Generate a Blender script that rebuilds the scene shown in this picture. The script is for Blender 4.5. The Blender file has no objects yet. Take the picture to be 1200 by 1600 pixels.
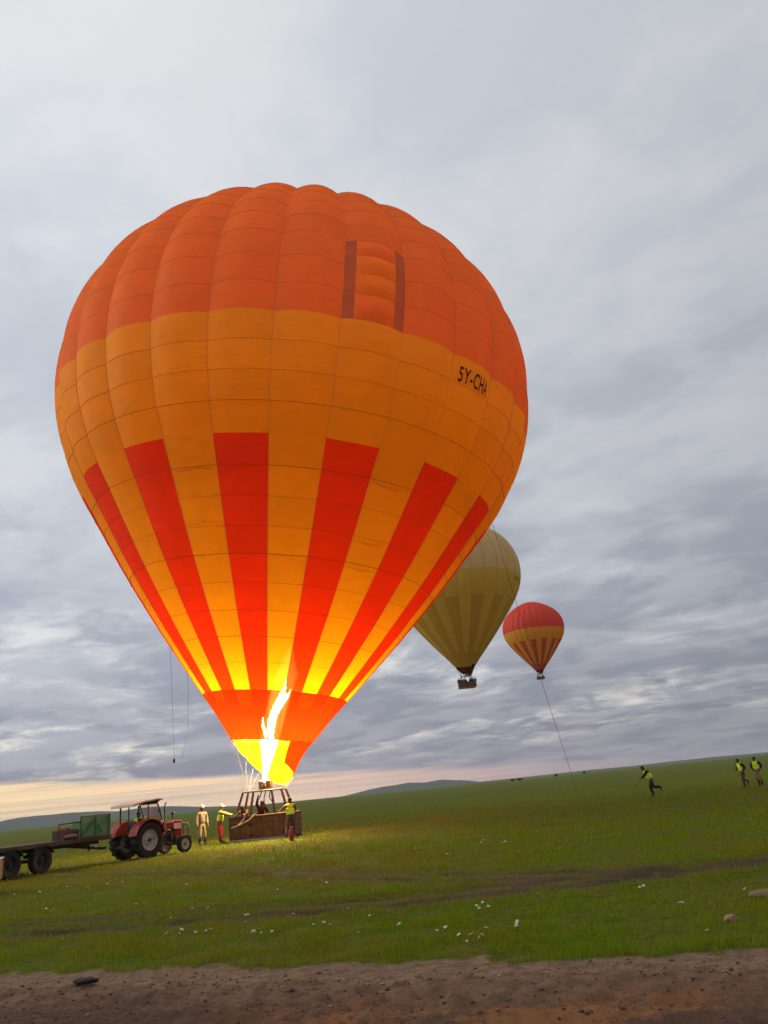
import bpy, bmesh, math, random
import numpy as np
from mathutils import Vector, Matrix

random.seed(7)
rng = np.random.default_rng(7)
R_ = math.radians
scene = bpy.context.scene
col = scene.collection

# ------------------------------------------------------------------ camera
cam_d = bpy.data.cameras.new('camera')
cam_d.sensor_fit = 'VERTICAL'
cam_d.sensor_height = 36.0
cam_d.lens = 1250 / 1600 * 36.0
cam_d.clip_start = 0.1
cam_d.clip_end = 40000
cam = bpy.data.objects.new('camera', cam_d)
col.objects.link(cam)
CAM_Z = 1.6
cam.matrix_world = (Matrix.Translation((0, 0, CAM_Z)) @ Matrix.Rotation(R_(90 + 19.2), 4, 'X')
                    @ Matrix.Rotation(R_(-5.7), 4, 'Z'))
scene.camera = cam

# ------------------------------------------------------------------ exposure
vs = scene.view_settings
vs.view_transform = 'Standard'
vs.look = 'None'
vs.exposure = 0.0
vs.gamma = 1.0
vs.use_curve_mapping = False
scene.render.engine = 'CYCLES'
cy = scene.cycles
cy.use_denoising = True
try:
    cy.denoiser = 'OPENIMAGEDENOISE'
    cy.denoising_input_passes = 'RGB_ALBEDO_NORMAL'
except Exception:
    pass
cy.max_bounces = 8
cy.diffuse_bounces = 4
cy.transmission_bounces = 6
cy.transparent_max_bounces = 12
cy.volume_bounces = 1
cy.sample_clamp_indirect = 8.0
cy.caustics_reflective = False
cy.caustics_refractive = False

SUN_AZ, SUN_EL = R_(-78), R_(24)      # azimuth from +Y towards +X


# ------------------------------------------------------------------ node helper
class NT:
    def __init__(self, tree):
        self.t = tree

    def node(self, kind, ins=None, **props):
        n = self.t.nodes.new(kind)
        for k, v in props.items():
            setattr(n, k, v)
        for k, v in (ins or {}).items():
            s = n.inputs[k]
            if isinstance(v, bpy.types.NodeSocket):
                self.t.links.new(v, s)
            else:
                s.default_value = v
        return n

    def math(self, op, a, b=0.0, clamp=False):
        return self.node('ShaderNodeMath', {0: a, 1: b}, operation=op, use_clamp=clamp).outputs[0]

    def mix(self, f, a, b, blend='MIX'):
        n = self.node('ShaderNodeMix', data_type='RGBA', blend_type=blend)
        for s, v in ((n.inputs[0], f), (n.inputs[6], a), (n.inputs[7], b)):
            if isinstance(v, bpy.types.NodeSocket):
                self.t.links.new(v, s)
            elif isinstance(v, (int, float)):
                s.default_value = v
            else:
                s.default_value = (*v, 1.0)[:4]
        return n.outputs[2]

    def noise(self, vec, scale, detail=4.0, rough=0.55, dist=0.0, lac=2.0):
        return self.node('ShaderNodeTexNoise', {'Vector': vec, 'Scale': scale, 'Detail': detail, 'Roughness': rough,
                                                'Distortion': dist, 'Lacunarity': lac}).outputs['Fac']

    def ramp(self, f, stops, interp='LINEAR'):
        n = self.node('ShaderNodeValToRGB', {'Fac': f})
        r = n.color_ramp
        r.interpolation = interp
        while len(r.elements) < len(stops):
            r.elements.new(0.5)
        for e, (p, c) in zip(r.elements, stops):
            e.position = p
            e.color = (c, c, c, 1) if isinstance(c, (int, float)) else (*c, 1)
        return n.outputs['Color']

    def smooth(self, v, lo, hi):
        return self.node('ShaderNodeMapRange', {'Value': v, 'From Min': lo, 'From Max': hi, 'To Min': 0.0, 'To Max': 1.0},
                         interpolation_type='SMOOTHSTEP').outputs[0]

    def mapping(self, vec, scale=(1, 1, 1), loc=(0, 0, 0), rot=(0, 0, 0)):
        return self.node('ShaderNodeMapping', {'Vector': vec, 'Scale': scale, 'Location': loc, 'Rotation': rot}).outputs[0]


# ------------------------------------------------------------------ sky
world = bpy.data.worlds.new('World')
scene.world = world
world.use_nodes = True
wt = world.node_tree
wt.nodes.clear()
W = NT(wt)
tc = W.node('ShaderNodeTexCoord').outputs['Generated']
sep = W.node('ShaderNodeSeparateXYZ', {0: tc})
dx, dy, dz = sep.outputs
zc = W.math('MAXIMUM', dz, 0.0)
inv = W.math('DIVIDE', 1.0, W.math('ADD', zc, 0.15))
P = W.node('ShaderNodeCombineXYZ', {0: W.math('MULTIPLY', dx, inv), 1: W.math('MULTIPLY', dy, inv), 2: 0.0}).outputs[0]
# cloud deck: soft billows, finer mottling and long streaks, all on one flat layer seen in perspective
Pr = W.mapping(P, (1, 1, 1), (3.1, 1.7, 0), (0, 0, R_(28)))
warp = W.node('ShaderNodeTexNoise', {'Vector': Pr, 'Scale': 1.3, 'Detail': 4.0}).outputs['Color']
wv_ = W.node('ShaderNodeVectorMath', {0: W.node('ShaderNodeVectorMath', {0: warp, 1: (0.5, 0.5, 0.5)}, operation='SUBTRACT').outputs[0], 3: 0.9}, operation='SCALE').outputs[0]
Pw = W.node('ShaderNodeVectorMath', {0: Pr, 1: wv_}, operation='ADD').outputs[0]
Ps = W.mapping(Pw, (0.95, 1.05, 1))
n1 = W.noise(Ps, 1.45, 8, 0.54, 0.0)
n2 = W.noise(W.mapping(Pw, (1.0, 1.05, 1), (5, 3, 0)), 2.7, 8, 0.58, 0.0)
n3 = W.noise(W.mapping(Pw, (0.8, 1.15, 1), (7.3, 2.2, 0)), 1.7, 7, 0.55, 0.0)
n4 = W.noise(W.mapping(Pr, (0.9, 1.2, 1), (1.3, 8.2, 0)), 4.6, 7, 0.6, 0.25)
nn = W.math('ADD', W.math('MULTIPLY', n1, 0.50), W.math('ADD', W.math('MULTIPLY', n2, 0.30), W.math('MULTIPLY', n4, 0.20)))
base = W.ramp(zc, [(0.0, (0.262, 0.244, 0.288)), (0.05, (0.256, 0.256, 0.304)), (0.16, (0.315, 0.332, 0.380)),
                   (0.34, (0.418, 0.440, 0.480)), (0.6, (0.500, 0.526, 0.560)), (0.85, (0.555, 0.580, 0.600)), (1.0, (0.58, 0.60, 0.62))])
# clouds thin out and brighten towards the sunrise side
sd = (math.sin(R_(-55)), math.cos(R_(-55)), 0.25)
dotn = W.node('ShaderNodeVectorMath', {0: tc, 1: sd}, operation='DOT_PRODUCT').outputs['Value']
glow = W.node('ShaderNodeMapRange', {'Value': dotn, 'From Min': -0.2, 'From Max': 0.95, 'To Min': 0.92, 'To Max': 1.46}).outputs[0]
# puffy cells: a soft step makes cloud edges, the plain noise keeps the shading inside them
edge = W.smooth(nn, 0.435, 0.555)
var = W.math('ADD', W.math('MULTIPLY', edge, 0.30), W.node('ShaderNodeMapRange', {'Value': nn, 'From Min': 0.36, 'From Max': 0.64, 'To Min': 0.62, 'To Max': 1.06}).outputs[0])
varz = W.math('ADD', W.math('MULTIPLY', W.math('SUBTRACT', var, 1.0), W.node('ShaderNodeMapRange', {
    'Value': zc, 'From Min': 0.0, 'From Max': 0.75, 'To Min': 0.62, 'To Max': 0.22}).outputs[0]), 1.0)
lum = W.math('MULTIPLY', glow, varz)
tint = W.mix(edge, (0.97, 0.985, 1.025), (1.015, 1.0, 0.985))
cloud = W.mix(1.0, base, W.node('ShaderNodeCombineColor', {0: lum, 1: lum, 2: lum}).outputs[0], 'MULTIPLY')
cloud = W.mix(1.0, cloud, tint, 'MULTIPLY')
# thin places where the bright upper sky shines through
brk = W.smooth(n3, 0.47, 0.66)
brk = W.math('MULTIPLY', brk, W.smooth(W.math('ADD', W.math('MULTIPLY', n2, 0.6), W.math('MULTIPLY', n4, 0.4)), 0.41, 0.63))
brk = W.math('MULTIPLY', brk, W.ramp(zc, [(0.0, 0.0), (0.03, 0.15), (0.07, 0.9), (0.20, 0.65), (0.40, 0.34), (0.8, 0.20)]))
brk = W.math('MULTIPLY', brk, W.node('ShaderNodeMapRange', {'Value': dotn, 'From Min': 0.1, 'From Max': 0.9, 'To Min': 0.38, 'To Max': 1.5}).outputs[0], True)
brcol = W.ramp(zc, [(0.0, (0.95, 0.84, 0.70)), (0.10, (0.92, 0.90, 0.82)), (0.25, (0.78, 0.81, 0.84)), (0.7, (0.71, 0.74, 0.78))])
cloud = W.mix(brk, cloud, brcol)
# open strip between the cloud deck and the horizon
az = W.math('ARCTAN2', dx, dy)
bv = W.node('ShaderNodeCombineXYZ', {0: W.math('MULTIPLY', az, 2.6), 1: W.math('MULTIPLY', zc, 46.0), 2: 0.0}).outputs[0]
nb = W.noise(bv, 1.6, 6, 0.55, 0.3)
nb2 = W.noise(W.mapping(bv, (0.6, 2.4, 1), (4, 9, 0)), 1.5, 5, 0.55)
top_edge = W.node('ShaderNodeMapRange', {'Value': az, 'From Min': -0.45, 'From Max': 0.30, 'To Min': 0.047, 'To Max': 0.010}).outputs[0]
hz = W.math('SUBTRACT', W.math('ADD', top_edge, W.math('MULTIPLY', W.math('SUBTRACT', nb, 0.5), 0.030)), zc)
strip = W.smooth(hz, -0.002, 0.009)
strip = W.math('MULTIPLY', strip, W.node('ShaderNodeMapRange', {'Value': nb2, 'From Min': 0.36, 'From Max': 0.56, 'To Min': 0.62, 'To Max': 1.0}).outputs[0])
strip = W.math('MULTIPLY', strip, W.node('ShaderNodeMapRange', {'Value': az, 'From Min': -0.05, 'From Max': 0.40, 'To Min': 1.0, 'To Max': 0.10}).outputs[0])
scol = W.ramp(W.node('ShaderNodeMapRange', {'Value': az, 'From Min': -0.45, 'From Max': 0.35}).outputs[0],
              [(0.0, (1.20, 0.86, 0.46)), (0.35, (1.14, 0.78, 0.52)), (0.6, (0.88, 0.56, 0.46)), (1.0, (0.46, 0.34, 0.38))])
cloud = W.mix(strip, cloud, scol)
nish = W.node('ShaderNodeTexSky', sky_type='NISHITA', sun_disc=False, sun_elevation=SUN_EL, sun_rotation=SUN_AZ)
nsk = W.node('ShaderNodeVectorMath', {0: nish.outputs[0], 3: 0.07}, operation='SCALE').outputs[0]
final = W.mix(0.05, cloud, nsk)
bg = W.node('ShaderNodeBackground', {'Color': final, 'Strength': 1.0})
W.node('ShaderNodeOutputWorld', {'Surface': bg.outputs[0]})
world.cycles.sampling_method = 'MANUAL'
world.cycles.sample_map_resolution = 512

# ------------------------------------------------------------------ sun, veiled by the cloud deck
sun_d = bpy.data.lights.new('sun', 'SUN')
sun_d.energy = 1.1
sun_d.angle = R_(50)
sun_d.color = (1.0, 0.92, 0.80)
sun = bpy.data.objects.new('sun', sun_d)
col.objects.link(sun)
sv = Vector((math.sin(SUN_AZ) * math.cos(SUN_EL), math.cos(SUN_AZ) * math.cos(SUN_EL), math.sin(SUN_EL)))
sun.rotation_euler = sv.to_track_quat('Z', 'Y').to_euler()


# ------------------------------------------------------------------ object helpers
def tag(o, label=None, cat=None, group=None, kind=None):
    if label: o['label'] = label
    if cat: o['category'] = cat
    if group: o['group'] = group
    if kind: o['kind'] = kind
    return o


def empty(name, loc=(0, 0, 0), rz=0.0, parent=None, scale=1.0):
    o = bpy.data.objects.new(name, None)
    o.empty_display_size = 0.3
    o.location = loc
    o.rotation_euler = (0, 0, rz)
    o.scale = (scale,) * 3
    o.parent = parent
    col.objects.link(o)
    return o


def link_mesh(name, me, mats, parent=None, loc=(0, 0, 0), smooth=False):
    for m in (mats if isinstance(mats, (list, tuple)) else [mats]):
        if m is not None:
            me.materials.append(m)
    if smooth and len(me.polygons):
        me.polygons.foreach_set('use_smooth', [True] * len(me.polygons))
    o = bpy.data.objects.new(name, me)
    o.parent = parent
    o.location = loc
    col.objects.link(o)
    return o


class MB:
    """collects shapes into one mesh"""
    def __init__(self):
        self.v, self.f, self.mi = [], [], []
        self.M = Matrix.Identity(4)
        self.cur = 0

    def add(self, vs, fs):
        b = len(self.v)
        self.v += [tuple(self.M @ Vector(p)) for p in vs]
        self.f += [tuple(i + b for i in f) for f in fs]
        self.mi += [self.cur] * len(fs)
        return self

    def box(self, c, s, rot=None, bev=0.0):
        sx, sy, sz = (d / 2 for d in s)
        if bev <= 0:
            vs = [Vector((x, y, z)) for x in (-sx, sx) for y in (-sy, sy) for z in (-sz, sz)]
            fs = [(0, 1, 3, 2), (4, 6, 7, 5), (0, 4, 5, 1), (2, 3, 7, 6), (0, 2, 6, 4), (1, 5, 7, 3)]
        else:
            bm = bmesh.new()
            bmesh.ops.create_cube(bm, size=1.0)
            bmesh.ops.scale(bm, vec=s, verts=bm.verts)
            bmesh.ops.bevel(bm, geom=list(bm.edges), offset=min(bev, min(s) * 0.45), segments=2, affect='EDGES', profile=0.6)
            bm.verts.index_update()
            vs = [v.co.copy() for v in bm.verts]
            fs = [tuple(v.index for v in f.verts) for f in bm.faces]
            bm.free()
        m = Matrix.Translation(c) @ (rot.to_4x4() if rot is not None else Matrix.Identity(4))
        return self.add([m @ v for v in vs], fs)

    def sweep(self, path, radii, seg=8, cap=True, flat=1.0):
        path = [Vector(p) for p in path]
        if isinstance(radii, (int, float)):
            radii = [radii] * len(path)
        vs, fs = [], []
        ref = None
        for i, p in enumerate(path):
            t = (path[min(i + 1, len(path) - 1)] - path[max(i - 1, 0)])
            t = t.normalized() if t.length > 1e-9 else Vector((0, 0, 1))
            if ref is None:
                ref = t.orthogonal().normalized()
                if abs(t.z) < 0.9:
                    ref = t.cross(Vector((0, 0, 1))).normalized()
            ref = (ref - t * ref.dot(t)).normalized()
            b2 = t.cross(ref)
            for k in range(seg):
                a = 2 * math.pi * k / seg
                vs.append(p + radii[i] * (math.cos(a) * ref + math.sin(a) * flat * b2))
        n = len(path)
        for i in range(n - 1):
            for k in range(seg):
                k2 = (k + 1) % seg
                fs.append((i * seg + k, i * seg + k2, (i + 1) * seg + k2, (i + 1) * seg + k))
        if cap:
            fs.append(tuple(range(seg - 1, -1, -1)))
            fs.append(tuple((n - 1) * seg + k for k in range(seg)))
        return self.add(vs, fs)

    def lathe(self, prof, seg=20, axis='Z', c=(0, 0, 0), cap=True):
        """prof: (r, h) pairs"""
        vs, fs = [], []
        c = Vector(c)
        for r, h in prof:
            for k in range(seg):
                a = 2 * math.pi * k / seg
                p = (r * math.cos(a), r * math.sin(a), h)
                if axis == 'Y': p = (p[0], h, p[1])
                if axis == 'X': p = (h, p[0], p[1])
                vs.append(Vector(p) + c)
        for i in range(len(prof) - 1):
            for k in range(seg):
                k2 = (k + 1) % seg
                fs.append((i * seg + k, i * seg + k2, (i + 1) * seg + k2, (i + 1) * seg + k))
        if cap:
            fs.append(tuple(range(seg - 1, -1, -1)))
            fs.append(tuple((len(prof) - 1) * seg + k for k in range(seg)))
        return self.add(vs, fs)

    def ball(self, c, r, seg=10, rings=7):
        r = r if isinstance(r, (tuple, list)) else (r, r, r)
        vs, fs = [], []
        for i in range(1, rings):
            th = math.pi * i / rings
            for k in range(seg):
                a = 2 * math.pi * k / seg
                vs.append((c[0] + r[0] * math.sin(th) * math.cos(a), c[1] + r[1] * math.sin(th) * math.sin(a), c[2] + r[2] * math.cos(th)))
        for i in range(rings - 2):
            for k in range(seg):
                k2 = (k + 1) % seg
                fs.append((i * seg + k, (i + 1) * seg + k, (i + 1) * seg + k2, i * seg + k2))
        t = len(vs); vs.append((c[0], c[1], c[2] + r[2])); vs.append((c[0], c[1], c[2] - r[2]))
        for k in range(seg):
            k2 = (k + 1) % seg
            fs.append((t, k, k2)); fs.append((t + 1, (rings - 2) * seg + k2, (rings - 2) * seg + k))
        return self.add(vs, fs)

    def prism(self, pts, y0, y1, bev=0.0):
        """outline in the XZ plane pushed along Y"""
        n = len(pts)
        vs = [(x, y0, z) for x, z in pts] + [(x, y1, z) for x, z in pts]
        fs = [tuple(range(n)), tuple(range(2 * n - 1, n - 1, -1))] + [(i, i + n, (i + 1) % n + n, (i + 1) % n) for i in range(n)]
        return self.add(vs, fs)

    def mesh(self, name):
        me = bpy.data.meshes.new(name)
        me.from_pydata(self.v, [], self.f)
        if self.cur or any(self.mi):
            me.polygons.foreach_set('material_index', self.mi)
        me.validate()
        me.update()
        return me

    def build(self, name, mats, parent=None, loc=(0, 0, 0), smooth=False, fix=True):
        me = self.mesh(name)
        if fix:
            bm = bmesh.new(); bm.from_mesh(me)
            bmesh.ops.recalc_face_normals(bm, faces=bm.faces)
            bm.to_mesh(me); bm.free()
        return link_mesh(name, me, mats, parent, loc, smooth)


def auto_smooth(o, ang=35):
    me = o.data
    me.polygons.foreach_set('use_smooth', [True] * len(me.polygons))
    try:
        me.set_sharp_from_angle(angle=R_(ang))
    except Exception:
        pass
    return o


# ------------------------------------------------------------------ materials
def new_mat(name):
    m = bpy.data.materials.new(name)
    m.use_nodes = True
    m.node_tree.nodes.clear()
    return m, NT(m.node_tree)


def paint(name, c, rough=0.5, metal=0.0, wear=0.25, scale=6.0, bump=0.1, dirt=(0.09, 0.06, 0.04), spec=0.5, bscale=40.0):
    """a worn, slightly dirty solid surface"""
    m, n = new_mat(name)
    oc = n.node('ShaderNodeTexCoord').outputs['Object']
    a = n.noise(oc, scale, 6, 0.6, 0.2)
    b = n.noise(oc, scale * 5, 4, 0.6)
    tone = n.node('ShaderNodeMapRange', {'Value': b, 'From Min': 0.3, 'From Max': 0.7, 'To Min': 0.86, 'To Max': 1.12}).outputs[0]
    cc = n.mix(1.0, c, n.node('ShaderNodeCombineColor', {0: tone, 1: tone, 2: tone}).outputs[0], 'MULTIPLY')
    cc = n.mix(n.math('MULTIPLY', n.smooth(a, 0.5, 0.72), wear), cc, dirt)
    bu = n.node('ShaderNodeBump', {'Height': n.noise(oc, bscale, 4, 0.6), 'Strength': bump, 'Distance': 0.01}).outputs[0]
    rr = n.node('ShaderNodeMapRange', {'Value': a, 'From Min': 0.3, 'From Max': 0.7, 'To Min': max(rough - 0.12, 0.05), 'To Max': min(rough + 0.15, 1)}).outputs[0]
    p = n.node('ShaderNodeBsdfPrincipled', {'Base Color': cc, 'Roughness': rr, 'Metallic': metal, 'Normal': bu, 'Specular IOR Level': spec})
    n.node('ShaderNodeOutputMaterial', {'Surface': p.outputs[0]})
    return m


def cloth(name, c, wr=0.35):
    m, n = new_mat(name)
    oc = n.node('ShaderNodeTexCoord').outputs['Object']
    a = n.noise(oc, 9, 4, 0.6)
    tone = n.node('ShaderNodeMapRange', {'Value': a, 'From Min': 0.3, 'From Max': 0.7, 'To Min': 0.75, 'To Max': 1.2}).outputs[0]
    cc = n.mix(1.0, c, n.node('ShaderNodeCombineColor', {0: tone, 1: tone, 2: tone}).outputs[0], 'MULTIPLY')
    bu = n.node('ShaderNodeBump', {'Height': n.noise(n.mapping(oc, (1, 1, 0.6)), 14, 4, 0.6, 0.6), 'Strength': wr, 'Distance': 0.04}).outputs[0]
    p = n.node('ShaderNodeBsdfPrincipled', {'Base Color': cc, 'Roughness': 0.85, 'Normal': bu, 'Specular IOR Level': 0.2})
    n.node('ShaderNodeOutputMaterial', {'Surface': p.outputs[0]})
    return m


def fabric(name, c, ct=None, trans=0.55, clear=0.015, wr=0.16, gloss=0.02):
    """thin balloon nylon: reflects and lets light through"""
    m, n = new_mat(name)
    oc = n.node('ShaderNodeTexCoord').outputs['Object']
    rnd = n.node('ShaderNodeObjectInfo').outputs['Random']
    a = n.noise(oc, 0.8, 5, 0.6)
    tone = n.math('ADD', n.node('ShaderNodeMapRange', {'Value': a, 'From Min': 0.3, 'From Max': 0.7, 'To Min': 0.94, 'To Max': 1.04}).outputs[0],
                  n.math('MULTIPLY', n.math('SUBTRACT', rnd, 0.5), 0.07))
    tc3 = n.node('ShaderNodeCombineColor', {0: tone, 1: tone, 2: tone}).outputs[0]
    c1 = n.mix(1.0, c, tc3, 'MULTIPLY')
    c2 = n.mix(1.0, ct or c, tc3, 'MULTIPLY')
    w1 = n.noise(n.mapping(oc, (0.5, 0.5, 1.9)), 1.6, 5, 0.55, 0.8)
    w2 = n.noise(oc, 5.0, 4, 0.6, 0.4)
    hgt = n.math('ADD', w1, n.math('MULTIPLY', w2, 0.22))
    bu = n.node('ShaderNodeBump', {'Height': hgt, 'Strength': wr, 'Distance': 0.16}).outputs[0]
    d = n.node('ShaderNodeBsdfDiffuse', {'Color': c1, 'Normal': bu}).outputs[0]
    t = n.node('ShaderNodeBsdfTranslucent', {'Color': c2, 'Normal': bu}).outputs[0]
    g = n.node('ShaderNodeBsdfGlossy', {'Color': (1, 1, 1, 1), 'Roughness': 0.5, 'Normal': bu}).outputs[0]
    s = n.node('ShaderNodeMixShader', {0: trans, 1: d, 2: t}).outputs[0]
    s = n.node('ShaderNodeMixShader', {0: gloss, 1: s, 2: g}).outputs[0]
    tr = n.node('ShaderNodeBsdfTransparent', {'Color': (1.0, 0.80, 0.42, 1)}).outputs[0]
    s = n.node('ShaderNodeMixShader', {0: clear, 1: s, 2: tr}).outputs[0]
    n.node('ShaderNodeOutputMaterial', {'Surface': s})
    return m


# ------------------------------------------------------------------ ground shape
def vnoise(x, y, seed=0):
    x = np.asarray(x, float); y = np.asarray(y, float)
    xi = np.floor(x).astype(np.int64); yi = np.floor(y).astype(np.int64)
    fx = x - xi; fy = y - yi
    fx = fx * fx * (3 - 2 * fx); fy = fy * fy * (3 - 2 * fy)

    def h(a, b):
        q = (a * 374761393 + b * 668265263 + seed * 974711) & 0xffffffff
        q = ((q ^ (q >> 13)) * 1274126177) & 0xffffffff
        return ((q ^ (q >> 16)) & 0xffff) / 65535.0
    return (h(xi, yi) * (1 - fx) + h(xi + 1, yi) * fx) * (1 - fy) + (h(xi, yi + 1) * (1 - fx) + h(xi + 1, yi + 1) * fx) * fy


def fnoise(x, y, seed=0, octv=4):
    s = 0; a = 0.5
    for o in range(octv):
        s = s + a * vnoise(np.asarray(x) * 2 ** o, np.asarray(y) * 2 ** o, seed + o * 17)
        a *= 0.5
    return s / (1 - 0.5 ** octv)


def seg_dist(x, y, pts):
    d = np.full(np.shape(x), 1e9)
    for (ax, ay), (bx, by) in zip(pts[:-1], pts[1:]):
        vx, vy = bx - ax, by - ay
        t = np.clip(((x - ax) * vx + (y - ay) * vy) / (vx * vx + vy * vy), 0, 1)
        d = np.minimum(d, np.hypot(x - ax - t * vx, y - ay - t * vy))
    return d


# wheel ruts worn into the grass, metres on the ground
RUTS = [
    ([(-30, 43), (-12.6, 30.7), (-6.72, 25.7), (-3.3, 21.9), (-0.76, 18.7), (1.1, 16.5), (2.2, 15.7), (3.6, 14.6), (5.4, 13.7), (14, 9.8)], 0.42, 1.0),
    ([(-32, 41.5), (-12.9, 28.6), (-7.4, 24.6), (-3.6, 20.7), (-0.9, 17.4), (1.0, 15.5), (2.2, 14.8), (3.6, 13.9), (5.4, 13.1), (14, 9.2)], 0.30, 0.95),
    ([(-20, 15.4), (-6.85, 14.25), (-5.2, 14.0), (-3.65, 13.9), (-2.1, 13.65), (-0.6, 13.5), (0.9, 13.6), (1.9, 13.7), (3.3, 13.6), (5.3, 13.5), (14, 12.6)], 0.42, 1.0),
    ([(-20, 16.6), (-6.9, 15.5), (-3.7, 15.0), (-2.1, 14.6), (-0.6, 14.35), (1.0, 14.45), (3.3, 14.3), (6.0, 14.2)], 0.34, 0.95),
]
PALE = [(-5.4, 41.6), (-3.6, 40.3), (-2.4, 39.9)]


def edge_t(x, y):
    """metres into the grass from the ragged edge of the dirt road"""
    return (y - (9.02 - 0.328 * x)) * 0.95


def soil_mask(x, y):
    m = np.zeros(np.shape(x))
    wob = (fnoise(x * 0.9, y * 0.9, 3) - 0.5)
    brk = fnoise(x * 1.7, y * 1.7, 21)
    for pts, w, k in RUTS:
        d = seg_dist(x, y, pts) + wob * 0.22
        m = np.maximum(m, k * np.clip(1.25 - d / w, 0, 1) * np.clip((brk - 0.05) / 0.25, 0.72, 1))
    d = seg_dist(x, y, PALE) + wob * 0.8
    m = np.maximum(m, 0.8 * np.clip(1.2 - d / 0.35, 0, 1))
    return m


def bare_mask(x, y):
    """ragged bare earth where the turf gives way to the road"""
    t = edge_t(x, y) + (fnoise(x * 0.8, y * 0.8, 5) - 0.5) * 1.0 + (fnoise(x * 3.1, y * 3.1, 7) - 0.5) * 0.7 + (fnoise(x * 9, y * 9, 6, 2) - 0.5) * 0.35
    return np.clip((0.12 - t) / 0.28, 0, 1) * np.clip((45 - np.hypot(x, y)) / 20, 0, 1)


def ground_z(x, y):
    r = np.hypot(x, y)
    near = np.clip((120 - r) / 60, 0, 1)
    z = (fnoise(x * 0.18, y * 0.18, 11, 3) - 0.5) * 0.10 * near + (fnoise(x * 1.6, y * 1.6, 12, 3) - 0.5) * 0.05 * np.clip((45 - r) / 20, 0, 1)
    for pts, w, k in RUTS:
        d = seg_dist(x, y, pts)
        z = z - 0.06 * k * np.exp(-(d / w) ** 2) + 0.03 * k * np.exp(-((d - 1.6 * w) / (0.6 * w)) ** 2)
    return z


def gz(x, y):
    return float(ground_z(np.array([x]), np.array([y]))[0])


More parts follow.
